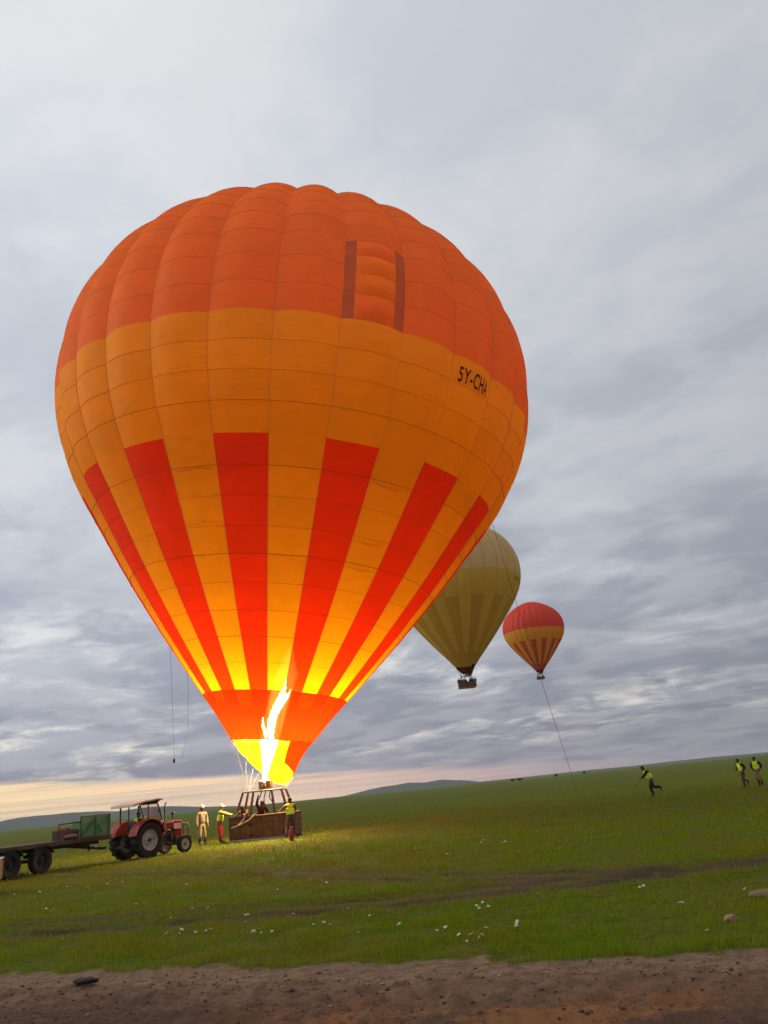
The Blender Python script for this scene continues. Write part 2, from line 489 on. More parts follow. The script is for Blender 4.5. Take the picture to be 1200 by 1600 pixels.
def build_ground():
    az = np.concatenate([np.linspace(-46, 46, 340), np.linspace(50, 310, 66)])
    az = np.radians(az)
    rr = np.concatenate([np.exp(np.linspace(math.log(2.0), math.log(60), 330)), np.exp(np.linspace(math.log(62), math.log(5700), 100))])
    A, Rr = np.meshgrid(az, rr)
    X = (Rr * np.sin(A)).ravel(); Y = (Rr * np.cos(A)).ravel()
    Z = ground_z(X, Y)
    t = edge_t(X, Y)
    Z = Z - 0.30 * np.clip((-t - 0.75) / 0.3, 0, 1) * np.clip((30 - np.hypot(X, Y)) / 4, 0, 1) - 0.03 * bare_mask(X, Y)
    nr, na = len(rr), len(az)
    idx = np.arange(nr * na).reshape(nr, na)
    q = np.stack([idx[:-1], np.roll(idx, -1, 1)[:-1], np.roll(idx, -1, 1)[1:], idx[1:]], -1).reshape(-1, 4)
    vs = np.stack([X, Y, Z], 1)
    vs = np.vstack([vs, [[0, 0, -0.28]]])
    faces = q[:, ::-1].tolist()
    c = len(vs) - 1
    faces += [(c, int(idx[0, (k + 1) % na]), int(idx[0, k])) for k in range(na)]
    me = bpy.data.meshes.new('ground')
    me.from_pydata(vs.tolist(), [], faces)
    s = np.append(soil_mask(X, Y), 1.0).astype(np.float32)
    at = me.attributes.new('soil', 'FLOAT', 'POINT')
    at.data.foreach_set('value', s)
    me.attributes.new('bare', 'FLOAT', 'POINT').data.foreach_set('value', np.append(bare_mask(X, Y), 1.0).astype(np.float32))
    me.update()
    bm = bmesh.new(); bm.from_mesh(me); bmesh.ops.recalc_face_normals(bm, faces=bm.faces)
    if sum(f.normal.z for f in list(bm.faces)[:200]) < 0:
        bmesh.ops.reverse_faces(bm, faces=bm.faces)
    bm.to_mesh(me); bm.free()
    m, n = new_mat('grassland')
    pos = n.node('ShaderNodeNewGeometry').outputs['Position']
    soil = n.node('ShaderNodeAttribute', attribute_name='soil', attribute_type='GEOMETRY').outputs['Fac']
    a = n.noise(pos, 0.09, 5, 0.6, 0.3)
    b = n.noise(pos, 0.9, 6, 0.62, 0.3)
    f = n.noise(pos, 9.0, 6, 0.65)
    g = n.mix(n.smooth(a, 0.36, 0.66), (0.098, 0.148, 0.005), (0.150, 0.146, 0.009))
    g = n.mix(n.smooth(b, 0.48, 0.75), g, (0.160, 0.112, 0.014))
    g = n.mix(n.smooth(f, 0.35, 0.75), g, (0.058, 0.078, 0.005))
    stretch = n.noise(n.mapping(pos, (0.02, 0.11, 1)), 1.0, 5, 0.6)
    g = n.mix(n.math('MULTIPLY', n.smooth(stretch, 0.5, 0.72), 0.6), g, (0.165, 0.105, 0.018))
    so = n.mix(f, (0.068, 0.044, 0.024), (0.150, 0.098, 0.058))
    so = n.mix(n.smooth(b, 0.45, 0.7), so, (0.060, 0.042, 0.020))
    sm = n.smooth(n.math('ADD', soil, n.math('MULTIPLY', n.math('SUBTRACT', f, 0.5), 0.5)), 0.25, 0.72)
    cc = n.mix(sm, g, so)
    bare = n.node('ShaderNodeAttribute', attribute_name='bare', attribute_type='GEOMETRY').outputs['Fac']
    be = n.mix(n.smooth(n.noise(pos, 7.0, 6, 0.65, 0.3), 0.35, 0.68), (0.20, 0.125, 0.078), (0.32, 0.215, 0.138))
    be = n.mix(n.math('MULTIPLY', n.smooth(f, 0.55, 0.75), 0.6), be, (0.10, 0.06, 0.038))
    cc = n.mix(n.smooth(n.math('ADD', bare, n.math('MULTIPLY', n.math('SUBTRACT', f, 0.5), 0.7)), 0.3, 0.65), cc, be)
    bu = n.node('ShaderNodeBump', {'Height': n.math('ADD', f, n.noise(pos, 32, 5, 0.7)), 'Strength': 0.9, 'Distance': 0.05}).outputs[0]
    p = n.node('ShaderNodeBsdfPrincipled', {'Base Color': cc, 'Roughness': 0.95, 'Normal': bu, 'Specular IOR Level': 0.1})
    n.node('ShaderNodeOutputMaterial', {'Surface': p.outputs[0]})
    o = link_mesh('ground', me, m, smooth=True)
    tag(o, 'wide green grass plain reaching flat to the horizon', kind='structure')


build_ground()

# ------------------------------------------------------------------ dirt road in the foreground
UD = np.array([1.0, -0.328]); UD /= np.linalg.norm(UD)
VD = np.array([UD[1], -UD[0]])          # towards the camera
if VD[1] > 0: VD = -VD
EDGE0 = np.array([0.0, 9.02])


def road_z(s, t):
    """t: metres from the grass edge towards the camera"""
    wob = (fnoise(s * 0.5, s * 0 + 3.3, 31) - 0.5) * 0.5
    z = -0.05 + 0.0 * s
    z = z - 0.11 * np.exp(-((t - 1.35 - wob) / 0.26) ** 2) * np.clip((s + 1.2) / 1.5, 0.25, 1)
    z = z + 0.025 * np.exp(-((t - 0.85 - wob) / 0.3) ** 2) * np.clip((s + 1.0) / 2, 0.3, 1)
    z = z + 0.05 * np.exp(-((t - 2.0 - wob) / 0.25) ** 2)
    z = z - 0.06 * np.exp(-((t - 2.7 - wob) / 0.35) ** 2)
    n1 = fnoise(s * 1.6, t * 3.2, 41, 3) - 0.5
    n2 = fnoise(s * 5.5, t * 8.0, 42, 4) - 0.5
    n3 = fnoise(s * 18, t * 22, 43, 3) - 0.5
    n4 = fnoise(s * 9, t * 13, 44, 3)
    z = z + n1 * 0.08 + n2 * 0.07 + n3 * 0.045 + 0.05 * np.clip(n4 - 0.58, 0, 1)
    w = np.clip((t - 0.15) / 0.55, 0, 1); w = w * w * (3 - 2 * w)
    return z * w - 0.20 * (1 - w) + (n2 * 0.03 + n3 * 0.02) * (1 - w)


def build_road():
    s = np.arange(-16, 16, 0.035); t = np.arange(-0.35, 6.0, 0.035)
    S, T = np.meshgrid(s, t)
    X = EDGE0[0] + S * UD[0] + T * VD[0]; Y = EDGE0[1] + S * UD[1] + T * VD[1]
    Z = road_z(S, T)
    nt, ns = S.shape
    idx = np.arange(nt * ns).reshape(nt, ns)
    q = np.stack([idx[:-1, :-1], idx[1:, :-1], idx[1:, 1:], idx[:-1, 1:]], -1).reshape(-1, 4)
    me = bpy.data.meshes.new('dirt_road')
    me.from_pydata(np.stack([X.ravel(), Y.ravel(), Z.ravel()], 1).tolist(), [], q.tolist())
    for nm, arr in (('across', T), ('along', S)):
        me.attributes.new(nm, 'FLOAT', 'POINT').data.foreach_set('value', arr.ravel().astype(np.float32))
    me.update()
    m, n = new_mat('road_earth')
    pos = n.node('ShaderNodeNewGeometry').outputs['Position']
    tt = n.node('ShaderNodeAttribute', attribute_name='across').outputs['Fac']
    ss = n.node('ShaderNodeAttribute', attribute_name='along').outputs['Fac']
    v = n.node('ShaderNodeCombineXYZ', {0: n.math('MULTIPLY', ss, 0.6), 1: tt, 2: 0.0}).outputs[0]
    a = n.noise(v, 1.5, 6, 0.6, 0.4)
    b = n.noise(v, 7.0, 6, 0.65, 0.3)
    f = n.noise(pos, 45.0, 5, 0.7)
    e = n.noise(v, 20.0, 5, 0.7, 0.2)
    c = n.mix(n.smooth(b, 0.35, 0.68), (0.20, 0.125, 0.078), (0.32, 0.215, 0.138))
    mid = n.smooth(n.math('ADD', tt, n.math('MULTIPLY', n.math('SUBTRACT', a, 0.5), 1.1)), 0.30, 0.85)
    c = n.mix(mid, c, n.mix(n.smooth(b, 0.3, 0.7), (0.120, 0.068, 0.043), (0.23, 0.138, 0.088)))
    # soil goes darker from the rut on, loose orange grit beyond it
    rut = n.smooth(n.math('ADD', tt, n.math('MULTIPLY', n.math('SUBTRACT', a, 0.5), 1.4)), 1.0, 1.5)
    c = n.mix(n.math('MULTIPLY', rut, 0.85), c, n.mix(b, (0.060, 0.034, 0.024), (0.135, 0.078, 0.054)))
    gr = n.math('MULTIPLY', n.smooth(n.math('ADD', a, n.math('MULTIPLY', e, 0.8)), 0.82, 1.0),
                n.math('MULTIPLY', n.smooth(tt, 0.9, 1.4), n.smooth(ss, -1.8, 0.2)))
    c = n.mix(n.math('MULTIPLY', gr, 0.75), c, (0.30, 0.125, 0.044))
    c = n.mix(n.math('MULTIPLY', n.smooth(e, 0.56, 0.72), 0.55), c, (0.060, 0.034, 0.024))
    c = n.mix(n.math('MULTIPLY', n.smooth(f, 0.55, 0.8), 0.5), c, (0.11, 0.066, 0.045))
    bu = n.node('ShaderNodeBump', {'Height': n.math('ADD', f, n.math('MULTIPLY', b, 1.5)), 'Strength': 0.8, 'Distance': 0.02}).outputs[0]
    p = n.node('ShaderNodeBsdfPrincipled', {'Base Color': c, 'Roughness': 0.95, 'Normal': bu, 'Specular IOR Level': 0.12})
    n.node('ShaderNodeOutputMaterial', {'Surface': p.outputs[0]})
    o = link_mesh('dirt_road', me, m, smooth=True)
    bm = bmesh.new(); bm.from_mesh(me)
    if sum(fc.normal.z for fc in list(bm.faces)[:50]) < 0:
        bmesh.ops.reverse_faces(bm, faces=bm.faces)
    bm.to_mesh(me); bm.free()
    tag(o, 'rutted brown dirt road along the bottom of the grass', kind='structure')


build_road()


def pebbles():
    """loose clods and grit lying on the road"""
    n = 3800
    s = rng.uniform(-5, 5, n); t = 0.0 + rng.gamma(2.0, 0.8, n)
    keep = t < 4
    s, t = s[keep], t[keep]
    X = EDGE0[0] + s * UD[0] + t * VD[0]; Y = EDGE0[1] + s * UD[1] + t * VD[1]
    gnd = ground_z(X, Y) - 0.03 * bare_mask(X, Y) - 0.30 * np.clip((t - 0.75) / 0.3, 0, 1)
    z = np.maximum(road_z(s, t), gnd)
    size = 0.003 + rng.gamma(1.1, 0.0038, len(s))
    ico = bmesh.new(); bmesh.ops.create_icosphere(ico, subdivisions=1, radius=1.0)
    bv = np.array([v.co[:] for v in ico.verts]); ico.verts.index_update()
    bf = np.array([[v.index for v in f.verts] for f in ico.faces]); ico.free()
    vs, fs, mi = [], [], []
    for i in range(len(s)):
        sc = size[i] * np.array([rng.uniform(0.8, 1.6), rng.uniform(0.8, 1.4), rng.uniform(0.45, 0.8)])
        vv = bv * rng.uniform(0.75, 1.2, (len(bv), 1)) * sc
        a = rng.uniform(0, 6.28); ca, sa = math.cos(a), math.sin(a)
        vv = np.stack([vv[:, 0] * ca - vv[:, 1] * sa + X[i], vv[:, 0] * sa + vv[:, 1] * ca + Y[i], vv[:, 2] + z[i] + sc[2] * 0.25], 1)
        fs.append(bf + len(vs) * len(bv)); vs.append(vv)
        r = rng.uniform()
        mi += [0 if r < 0.8 else (1 if r < 0.96 else 2)] * len(bf)
    me = bpy.data.meshes.new('gravel')
    me.from_pydata(np.vstack(vs).tolist(), [], np.vstack(fs).tolist())
    me.polygons.foreach_set('material_index', mi)
    me.update()
    o = link_mesh('gravel', me, [paint('clod', (0.085, 0.05, 0.035), 0.95, wear=0.3, scale=3), paint('orange_grit', (0.26, 0.13, 0.06), 0.95, wear=0.3, scale=3),
                                 paint('pale_pebble', (0.33, 0.26, 0.2), 0.9, wear=0.2, scale=3)])
    tag(o, 'loose clods and orange grit scattered over the dirt road', kind='stuff')


pebbles()


# ------------------------------------------------------------------ grass blades
def build_grass():
    pts = []
    # rings of distance: density falls and blades coarsen with distance
    for r0, r1, dens, hgt, wid in ((7.2, 11, 1500, 0.050, 0.0050), (11, 15, 900, 0.055, 0.0066), (15, 21, 430, 0.06, 0.0095), (21, 30, 190, 0.065, 0.014),
                                   (30, 46, 60, 0.07, 0.022), (46, 64, 24, 0.07, 0.03), (64, 90, 9, 0.065, 0.04), (90, 130, 3, 0.06, 0.05)):
        half = R_(31)
        area = half * (r1 * r1 - r0 * r0)
        n = int(area * dens)
        r = np.sqrt(rng.uniform(r0 * r0, r1 * r1, n)); a = rng.uniform(-half, half, n)
        x, y = r * np.sin(a), r * np.cos(a)
        clump = fnoise(x * 2.4, y * 2.4, 51, 3)
        big = fnoise(x * 0.35, y * 0.35, 52, 3)
        p = np.clip((clump - 0.28) * 2.6, 0.12, 1) * (1 - np.clip(soil_mask(x, y) * 1.8, 0, 0.93))
        p = p * (1 - 0.98 * np.clip(bare_mask(x, y) * 1.3, 0, 1)) * (edge_t(x, y) > -1.2)
        k = rng.uniform(size=n) < p
        x, y, clump, big = x[k], y[k], clump[k], big[k]
        m = len(x)
        h = hgt * rng.uniform(0.5, 1.35, m) * (0.35 + 1.5 * clump) * (0.6 + 0.8 * big)
        tall = rng.uniform(size=m) < 0.016
        h = np.where(tall, h * 2.2, h)
        pts.append(np.stack([x, y, h, np.full(m, wid), clump, big, tall], 1))
    D = np.vstack(pts)
    n = len(D)
    x, y, h, w, clump, big, tall = D.T
    z = ground_z(x, y) - 0.006
    ang = rng.uniform(0, 2 * np.pi, n); lean = rng.uniform(0.1, 0.75, n); la = rng.uniform(0, 2 * np.pi, n)
    bx, by = np.cos(ang) * w / 2, np.sin(ang) * w / 2
    mx, my = np.cos(la) * lean * h * 0.35, np.sin(la) * lean * h * 0.35
    tx, ty = np.cos(la) * lean * h, np.sin(la) * lean * h
    V = np.stack([np.stack([x - bx, y - by, z], 1), np.stack([x + bx, y + by, z], 1),
                  np.stack([x + mx + bx * .8, y + my + by * .8, z + h * .6], 1), np.stack([x + mx - bx * .8, y + my - by * .8, z + h * .6], 1),
                  np.stack([x + tx, y + ty, z + h * (1.05 - 0.3 * lean)], 1)], 1).reshape(-1, 3)
    me = bpy.data.meshes.new('grass')
    nq = n
    me.vertices.add(n * 5)
    me.vertices.foreach_set('co', V.ravel().astype(np.float32))
    base = np.arange(n)[:, None] * 5
    loops = np.concatenate([base + [0, 1, 2, 3], base + [3, 2, 4]], 1)
    me.loops.add(n * 7)
    me.loops.foreach_set('vertex_index', loops.ravel().astype(np.int32))
    me.polygons.add(n * 2)
    st = (np.arange(n)[:, None] * 7 + [0, 4]).ravel()
    me.polygons.foreach_set('loop_start', st.astype(np.int32))
    me.update(calc_edges=True)
    dry = np.clip((fnoise(x * 0.5, y * 0.5, 61, 4) - 0.42) * 3.0 + rng.normal(0, 0.25, n), 0, 1)
    dry = np.where(tall > 0.5, 1.0, dry)
    g0 = np.array([0.150, 0.260, 0.004]); g1 = np.array([0.220, 0.305, 0.008]); dcol = np.array([0.300, 0.215, 0.020])
    u = rng.uniform(size=(n, 1))
    c = g0 * (1 - u) + g1 * u
    c = c * (1 - dry[:, None] * 0.75) + dcol * dry[:, None] * 0.75
    c = c * rng.uniform(0.75, 1.2, (n, 1))
    cc = np.repeat(np.concatenate([c, np.ones((n, 1))], 1), 5, 0).astype(np.float32)
    at = me.attributes.new('tint', 'FLOAT_COLOR', 'POINT')
    at.data.foreach_set('color', cc.ravel())
    m, nt = new_mat('grass_blade')
    cl = nt.node('ShaderNodeAttribute', attribute_name='tint').outputs['Color']
    d = nt.node('ShaderNodeBsdfDiffuse', {'Color': cl}).outputs[0]
    t = nt.node('ShaderNodeBsdfTranslucent', {'Color': cl}).outputs[0]
    s = nt.node('ShaderNodeMixShader', {0: 0.35, 1: d, 2: t}).outputs[0]
    nt.node('ShaderNodeOutputMaterial', {'Surface': s})
    o = link_mesh('grass', me, m)
    tag(o, 'short green turf with dry tufts covering the plain', kind='stuff')
    return n


N_BLADES = build_grass()


# ------------------------------------------------------------------ far hills and bushes
def hill(name, label, x0, x1, yc, depth, hts, seed, mat):
    """a ridge: heights along x, rounded over its depth"""
    nx, ny = 90, 26
    xs = np.linspace(x0, x1, nx); ys = np.linspace(-1, 1, ny)
    X, Yn = np.meshgrid(xs, ys)
    u = (X - x0) / (x1 - x0)
    hh = np.interp(u, np.linspace(0, 1, len(hts)), hts)
    sc = abs(x1 - x0)
    n = fnoise(X / sc * 9, Yn * 2.2, seed, 5) - 0.5
    Z = hh * np.clip(1 - Yn ** 2, 0, 1) ** 0.8 * (1 + 0.30 * n) - 1.5
    Y = yc + Yn * depth
    idx = np.arange(nx * ny).reshape(ny, nx)
    q = np.stack([idx[:-1, :-1], idx[:-1, 1:], idx[1:, 1:], idx[1:, :-1]], -1).reshape(-1, 4)
    me = bpy.data.meshes.new(name)
    me.from_pydata(np.stack([X.ravel(), Y.ravel(), Z.ravel()], 1).tolist(), [], q.tolist())
    me.update()
    return tag(link_mesh(name, me, mat, smooth=True), label, kind='structure')


m_hill, hn = new_mat('hill_scrub')
hp = hn.node('ShaderNodeNewGeometry').outputs['Position']
hc = hn.mix(hn.smooth(hn.noise(hp, 0.012, 6, 0.65), 0.35, 0.65), (0.045, 0.060, 0.035), (0.085, 0.080, 0.055))
hc = hn.mix(hn.smooth(hn.noise(hp, 0.06, 5, 0.6), 0.5, 0.7), hc, (0.03, 0.042, 0.025))
hn.node('ShaderNodeOutputMaterial', {'Surface': hn.node('ShaderNodeBsdfPrincipled', {'Base Color': hc, 'Roughness': 1.0, 'Specular IOR Level': 0.0}).outputs[0]})
hill('hill', 'long low blue ridge behind the tractor', -2950, -1080, 5000, 420, [12, 30, 34, 48, 66, 60, 62, 44, 52, 40, 22, 8], 71, m_hill)
hill('hill', 'rounded slate blue hills beyond the basket', -400, 400, 5000, 300, [3, 10, 18, 26, 31, 34, 38, 40, 37, 34, 36, 39, 33, 26, 18, 6], 72, m_hill)
hill('hill', 'faint low rise along the horizon by the runners', 330, 2700, 5000, 400, [6, 7, 9, 12, 10, 14, 16, 13, 12, 15, 12], 73, m_hill)

m_bush, bn = new_mat('bush_leaf')
bq = bn.node('ShaderNodeObjectInfo').outputs['Random']
bo = bn.node('ShaderNodeTexCoord').outputs['Object']
bcol = bn.mix(bn.noise(bo, 2.0, 3), (0.028, 0.045, 0.014), (0.065, 0.080, 0.024))
bn.node('ShaderNodeOutputMaterial', {'Surface': bn.node('ShaderNodeBsdfDiffuse', {'Color': bcol}).outputs[0]})
m_bark = paint('bark', (0.09, 0.065, 0.045), 0.95)


ORD = ['first', 'second', 'third', 'fourth', 'fifth', 'sixth', 'seventh', 'eighth', 'ninth', 'tenth']


def far_bush(x, y, w, h, seed, rank):
    r = np.random.default_rng(seed)
    t = empty('acacia_bush', (x, y, 0))
    tag(t, 'small dark bush, %s from the left in the far horizon row' % ORD[rank], 'bush', 'far bushes along the horizon')
    tb = MB()
    for k in range(3):
        a = r.uniform(0, 6.28)
        tb.sweep([(0, 0, -0.2), (0.1 * w * math.cos(a), 0.1 * w * math.sin(a), h * 0.35), (0.28 * w * math.cos(a), 0.28 * w * math.sin(a), h * 0.7)], [0.12, 0.08, 0.03], 5)
    tb.build('trunk', m_bark, t)
    n = 420
    p = r.normal(size=(n, 3)); p /= np.linalg.norm(p, axis=1)[:, None]
    p *= (r.uniform(0.3, 1, (n, 1)) ** 0.5)
    lob = 0.75 + 0.35 * np.sin(3 * np.arctan2(p[:, 1], p[:, 0]) + seed)
    p = p * np.array([w / 2, w / 2, h * 0.42]) * lob[:, None] + np.array([0, 0, h * 0.62])
    d = r.normal(size=(n, 2, 3)) * 0.16 * w / 3
    V = np.stack([p + d[:, 0], p + d[:, 1], p - d[:, 0], p - d[:, 1]], 1).reshape(-1, 3)
    me = bpy.data.meshes.new('crown')
    me.from_pydata(V.tolist(), [], [(4 * i, 4 * i + 1, 4 * i + 2, 4 * i + 3) for i in range(n)])
    link_mesh('crown', me, m_bush, t)


BUSH = [(84, 700, 4, 1.6), (92, 720, 5, 1.5), (118, 690, 3, 2.2), (139, 680, 2.6, 2.2)]
for i, (bx_, by_, bw, bh) in enumerate(sorted(BUSH, key=lambda q: q[0] / q[1])):
    far_bush(bx_, by_, bw, bh, 200 + i, i)

# ------------------------------------------------------------------ balloons
NG = 28
ROWS = [-0.55, 0.45, 1.56, 2.69, 3.73, 4.77, 5.84, 6.93, 7.98, 9.09, 10.21, 11.35, 12.53, 13.70, 14.90, 16.17, 17.50, 18.90, 20.30,
        21.50, 22.65, 23.75, 24.75, 25.65, 26.45, 27.20, 27.90, 28.50, 29.00, 29.45, 29.80, 30.05]
TOPZ = 30.12
PK = np.array([(-0.55, 2.0), (0.5, 2.76), (1.56, 3.63), (2.69, 4.57), (3.73, 5.41), (4.77, 6.24), (5.84, 7.06), (6.93, 7.87), (7.98, 8.62), (9.09, 9.38), (10.21, 10.14),
               (11.35, 10.93), (12.53, 11.63), (13.7, 12.18), (14.9, 12.57), (16.17, 12.84), (17.6, 12.96), (19.0, 12.92), (20.4, 12.68), (21.77, 12.25), (23.04, 11.65),
               (24.2, 10.87), (25.28, 9.93), (26.24, 8.87), (27.1, 7.73), (27.9, 6.5), (28.62, 5.25), (29.26, 3.9), (29.76, 2.49), (30.06, 1.0), (30.12, 0.0)])


def _dense():
    """smooth curve through the profile: cubic in r squared, which stays smooth over the pole"""
    z, q = PK[:, 0], PK[:, 1] ** 2
    m = np.gradient(q, z)
    zs = np.linspace(z[0], z[-1], 1200)
    k = np.clip(np.searchsorted(z, zs) - 1, 0, len(z) - 2)
    h = z[k + 1] - z[k]; t = (zs - z[k]) / h
    out = (2 * t ** 3 - 3 * t ** 2 + 1) * q[k] + (t ** 3 - 2 * t ** 2 + t) * h * m[k] + (-2 * t ** 3 + 3 * t ** 2) * q[k + 1] + (t ** 3 - t ** 2) * h * m[k + 1]
    r = np.sqrt(np.maximum(out, 0))
    ker = np.ones(41) / 41
    rp = np.concatenate([r[0] + (r[0] - r[1:21][::-1]), r, np.zeros(20)])
    sm = np.convolve(rp, ker, 'valid')
    w = np.clip((27 - zs) / 2, 0, 1)
    return zs, sm * w + r * (1 - w)


PZ, PR = _dense()


def prof_r(z):
    return np.interp(np.asarray(z, float), PZ, PR)


def env_pt(phi0, g, u, z, pillow=0.0, extra=0.0):
    """point on the envelope: gore g, fraction u across it, height z along the axis"""
    u = np.asarray(u, float); z = np.asarray(z, float)
    r = prof_r(z)
    phi = phi0 + 2 * math.pi * (g + u) / NG
    wdt = 2 * math.pi * r / NG
    k = np.interp(z, [-0.6, 2, 7, 12, 16, 21, 30.1], [0.012, 0.018, 0.035, 0.055, 0.095, 0.125, 0.14])
    b = wdt * k
    # outward normal of the profile
    e = 0.12
    zl = np.maximum(z - e, -0.55)
    dr = (prof_r(np.minimum(z + e, 30.11)) - prof_r(zl)) / (np.minimum(z + e, 30.11) - zl)
    nl = np.sqrt(1 + dr * dr)
    nr, nz = 1 / nl, -dr / nl
    off = b * (4 * u * (1 - u)) - 0.45 * b + pillow * b * 0.45 * 4 * u * (1 - u) + extra
    rr = r + off * nr
    return np.stack([rr * np.cos(phi), rr * np.sin(phi), z + off * nz], -1)


def patch(phi0, g, u0, u1, z0, z1, nu=7, nv=4, puff=0.35, inner=0.0):
    U, Vv = np.meshgrid(np.linspace(0, 1, nu), np.linspace(0, 1, nv))
    pil = 4 * Vv * (1 - Vv) * puff
    ext = inner * 4 * U * (1 - U) * (4 * Vv * (1 - Vv)) ** 0.7
    p = env_pt(phi0, g, u0 + (u1 - u0) * U, z0 + (z1 - z0) * Vv, pil, ext).reshape(-1, 3)
    idx = np.arange(nu * nv).reshape(nv, nu)
    q = np.stack([idx[:-1, :-1], idx[:-1, 1:], idx[1:, 1:], idx[1:, :-1]], -1).reshape(-1, 4)
    return p, q


gold = fabric('gold_nylon', (0.90, 0.450, 0.012), (0.90, 0.420, 0.003), 0.43, clear=0.02)
red = fabric('red_nylon', (0.80, 0.070, 0.008), (0.88, 0.036, 0.002), 0.43)
crown_red = fabric('orange_red_nylon', (0.84, 0.270, 0.036), (0.86, 0.160, 0.008), 0.42)
skirt_red = fabric('skirt_nylon', (0.74, 0.062, 0.006), (0.80, 0.040, 0.002), 0.13, clear=0.03, gloss=0.0)
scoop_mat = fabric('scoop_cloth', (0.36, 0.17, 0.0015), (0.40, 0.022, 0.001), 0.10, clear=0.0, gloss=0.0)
vent_dark = fabric('vent_mesh', (0.52, 0.185, 0.07), (0.50, 0.12, 0.025), 0.40)
vent_gold = fabric('vent_gold', (0.90, 0.30, 0.016), (0.88, 0.25, 0.005), 0.42)
m_tape = paint('load_tape', (0.66, 0.34, 0.14), 0.8, wear=0.2)
m_seam = paint('seam_tape', (0.20, 0.075, 0.02), 0.9, wear=0.1)
m_cable = paint('steel_cable', (0.16, 0.15, 0.15), 0.5, metal=0.2, wear=0.1)
m_rope_dark = paint('dark_cord', (0.07, 0.075, 0.09), 0.9, wear=0.1)
m_rope_blue = paint('blue_grey_cord', (0.16, 0.19, 0.26), 0.9, wear=0.1)
m_rope = paint('pale_rope', (0.62, 0.48, 0.34), 0.9, wear=0.2)
m_print = paint('marking_ink', (0.045, 0.008, 0.012), 0.9, wear=0.0)
m_leather = paint('brown_leather', (0.10, 0.030, 0.016), 0.55, wear=0.3)
m_steel = paint('burner_steel', (0.40, 0.28, 0.22), 0.38, metal=0.7, wear=0.4)
m_skid = paint('pale_skid_wood', (0.42, 0.36, 0.33), 0.8, wear=0.5, scale=4)

# wicker: woven relief and tone
m_wick, wn = new_mat('wicker')
wo = wn.node('ShaderNodeTexCoord').outputs['Object']
wsx = wn.node('ShaderNodeSeparateXYZ', {0: wo})
wxy = wn.math('ADD', wsx.outputs[0], wsx.outputs[1])
row = wn.math('SINE', wn.math('MULTIPLY', wsx.outputs[2], 130.0))
stk = wn.math('SINE', wn.math('ADD', wn.math('MULTIPLY', wxy, 60.0), wn.math('MULTIPLY', wn.math('ROUND', wn.math('MULTIPLY', wsx.outputs[2], 20.7)), 3.14159)))
wv = wn.math('ADD', wn.math('MULTIPLY', row, 0.5), wn.math('MULTIPLY', stk, 0.5))
wnz = wn.noise(wo, 2.5, 5, 0.6)
wc = wn.mix(wn.smooth(wnz, 0.3, 0.7), (0.20, 0.074, 0.028), (0.36, 0.150, 0.055))
wc = wn.mix(wn.math('MULTIPLY', wn.smooth(wv, -0.9, 0.4), 0.6), wn.mix(1.0, wc, (0.45, 0.42, 0.4), 'MULTIPLY'), wc)
wbu = wn.node('ShaderNodeBump', {'Height': wv, 'Strength': 0.8, 'Distance': 0.015}).outputs[0]
wn.node('ShaderNodeOutputMaterial', {'Surface': wn.node('ShaderNodeBsdfPrincipled', {'Base Color': wc, 'Roughness': 0.7, 'Normal': wbu}).outputs[0]})


def basket(parent, loc, yaw, L=3.2, Wd=1.6, Hh=1.1, fine=True):
    b = empty('basket', loc, yaw, parent)
    th = 0.07
    nseg = 6
    for s in (-1, 1):
        for k in range(nseg if fine else 1):
            n = nseg if fine else 1
            wseg = L / n
            MB().box((-L / 2 + wseg * (k + 0.5), s * (Wd / 2 - th / 2), 0.10 + (Hh - 0.10) / 2), (wseg - 0.012, th + (0.006 if k % 2 else 0), Hh - 0.10), bev=0.02).build('wicker_panel', m_wick, b)
        MB().box((s * (L / 2 - th / 2), 0, 0.10 + (Hh - 0.10) / 2), (th, Wd - 2 * th - 0.01, Hh - 0.1), bev=0.02).build('wicker_panel', m_wick, b)
        MB().box((0, s * (Wd / 2 - th / 2), 0.05), (L - 0.05, th + 0.03, 0.095), bev=0.015).build('skid', m_skid, b)
    rim = MB()
    c = [(-L / 2 + .04, -Wd / 2 + .04), (L / 2 - .04, -Wd / 2 + .04), (L / 2 - .04, Wd / 2 - .04), (-L / 2 + .04, Wd / 2 - .04)]
    for (a, d) in zip(c, c[1:] + c[:1]):
        rim.sweep([(*a, Hh), ((a[0] + d[0]) / 2, (a[1] + d[1]) / 2, Hh - 0.02), (*d, Hh)], 0.065, 8)
    auto_smooth(rim.build('padded_rim', m_leather, b), 50)
    MB().box((0, 0, 0.12), (L - 0.16, Wd - 0.16, 0.03)).build('floor', m_leather, b)
    for px in (-L / 6, L / 6):
        MB().box((px, 0, 0.57), (0.05, Wd - 2 * th - 0.02, 0.85), bev=0.015).build('partition', m_wick, b)
    if fine:
        for k in range(nseg + 1):
            x = -L / 2 + L / nseg * k
            x = max(min(x, L / 2 - 0.03), -L / 2 + 0.03)
            MB().box((x, -Wd / 2 - 0.004, 0.58), (0.05, 0.02, 0.94), bev=0.006).build('leather_strap', m_leather, b)
        MB().box((0, -Wd / 2 - 0.003, 0.80), (L - 0.02, 0.012, 0.035)).build('leather_strap', m_leather, b)
        for fx, fz in ((-0.55, 0.26), (-0.55, 0.72), (1.05, 0.28)):  # solid blocks on the wicker face; near-black colour paints the shade inside the holes
            MB().box((fx, -Wd / 2 - 0.001, fz), (0.16, 0.02, 0.11), bev=0.01).build('foot_hole', paint('painted_hole_shade', (0.012, 0.007, 0.006), 1.0), b)
    return b


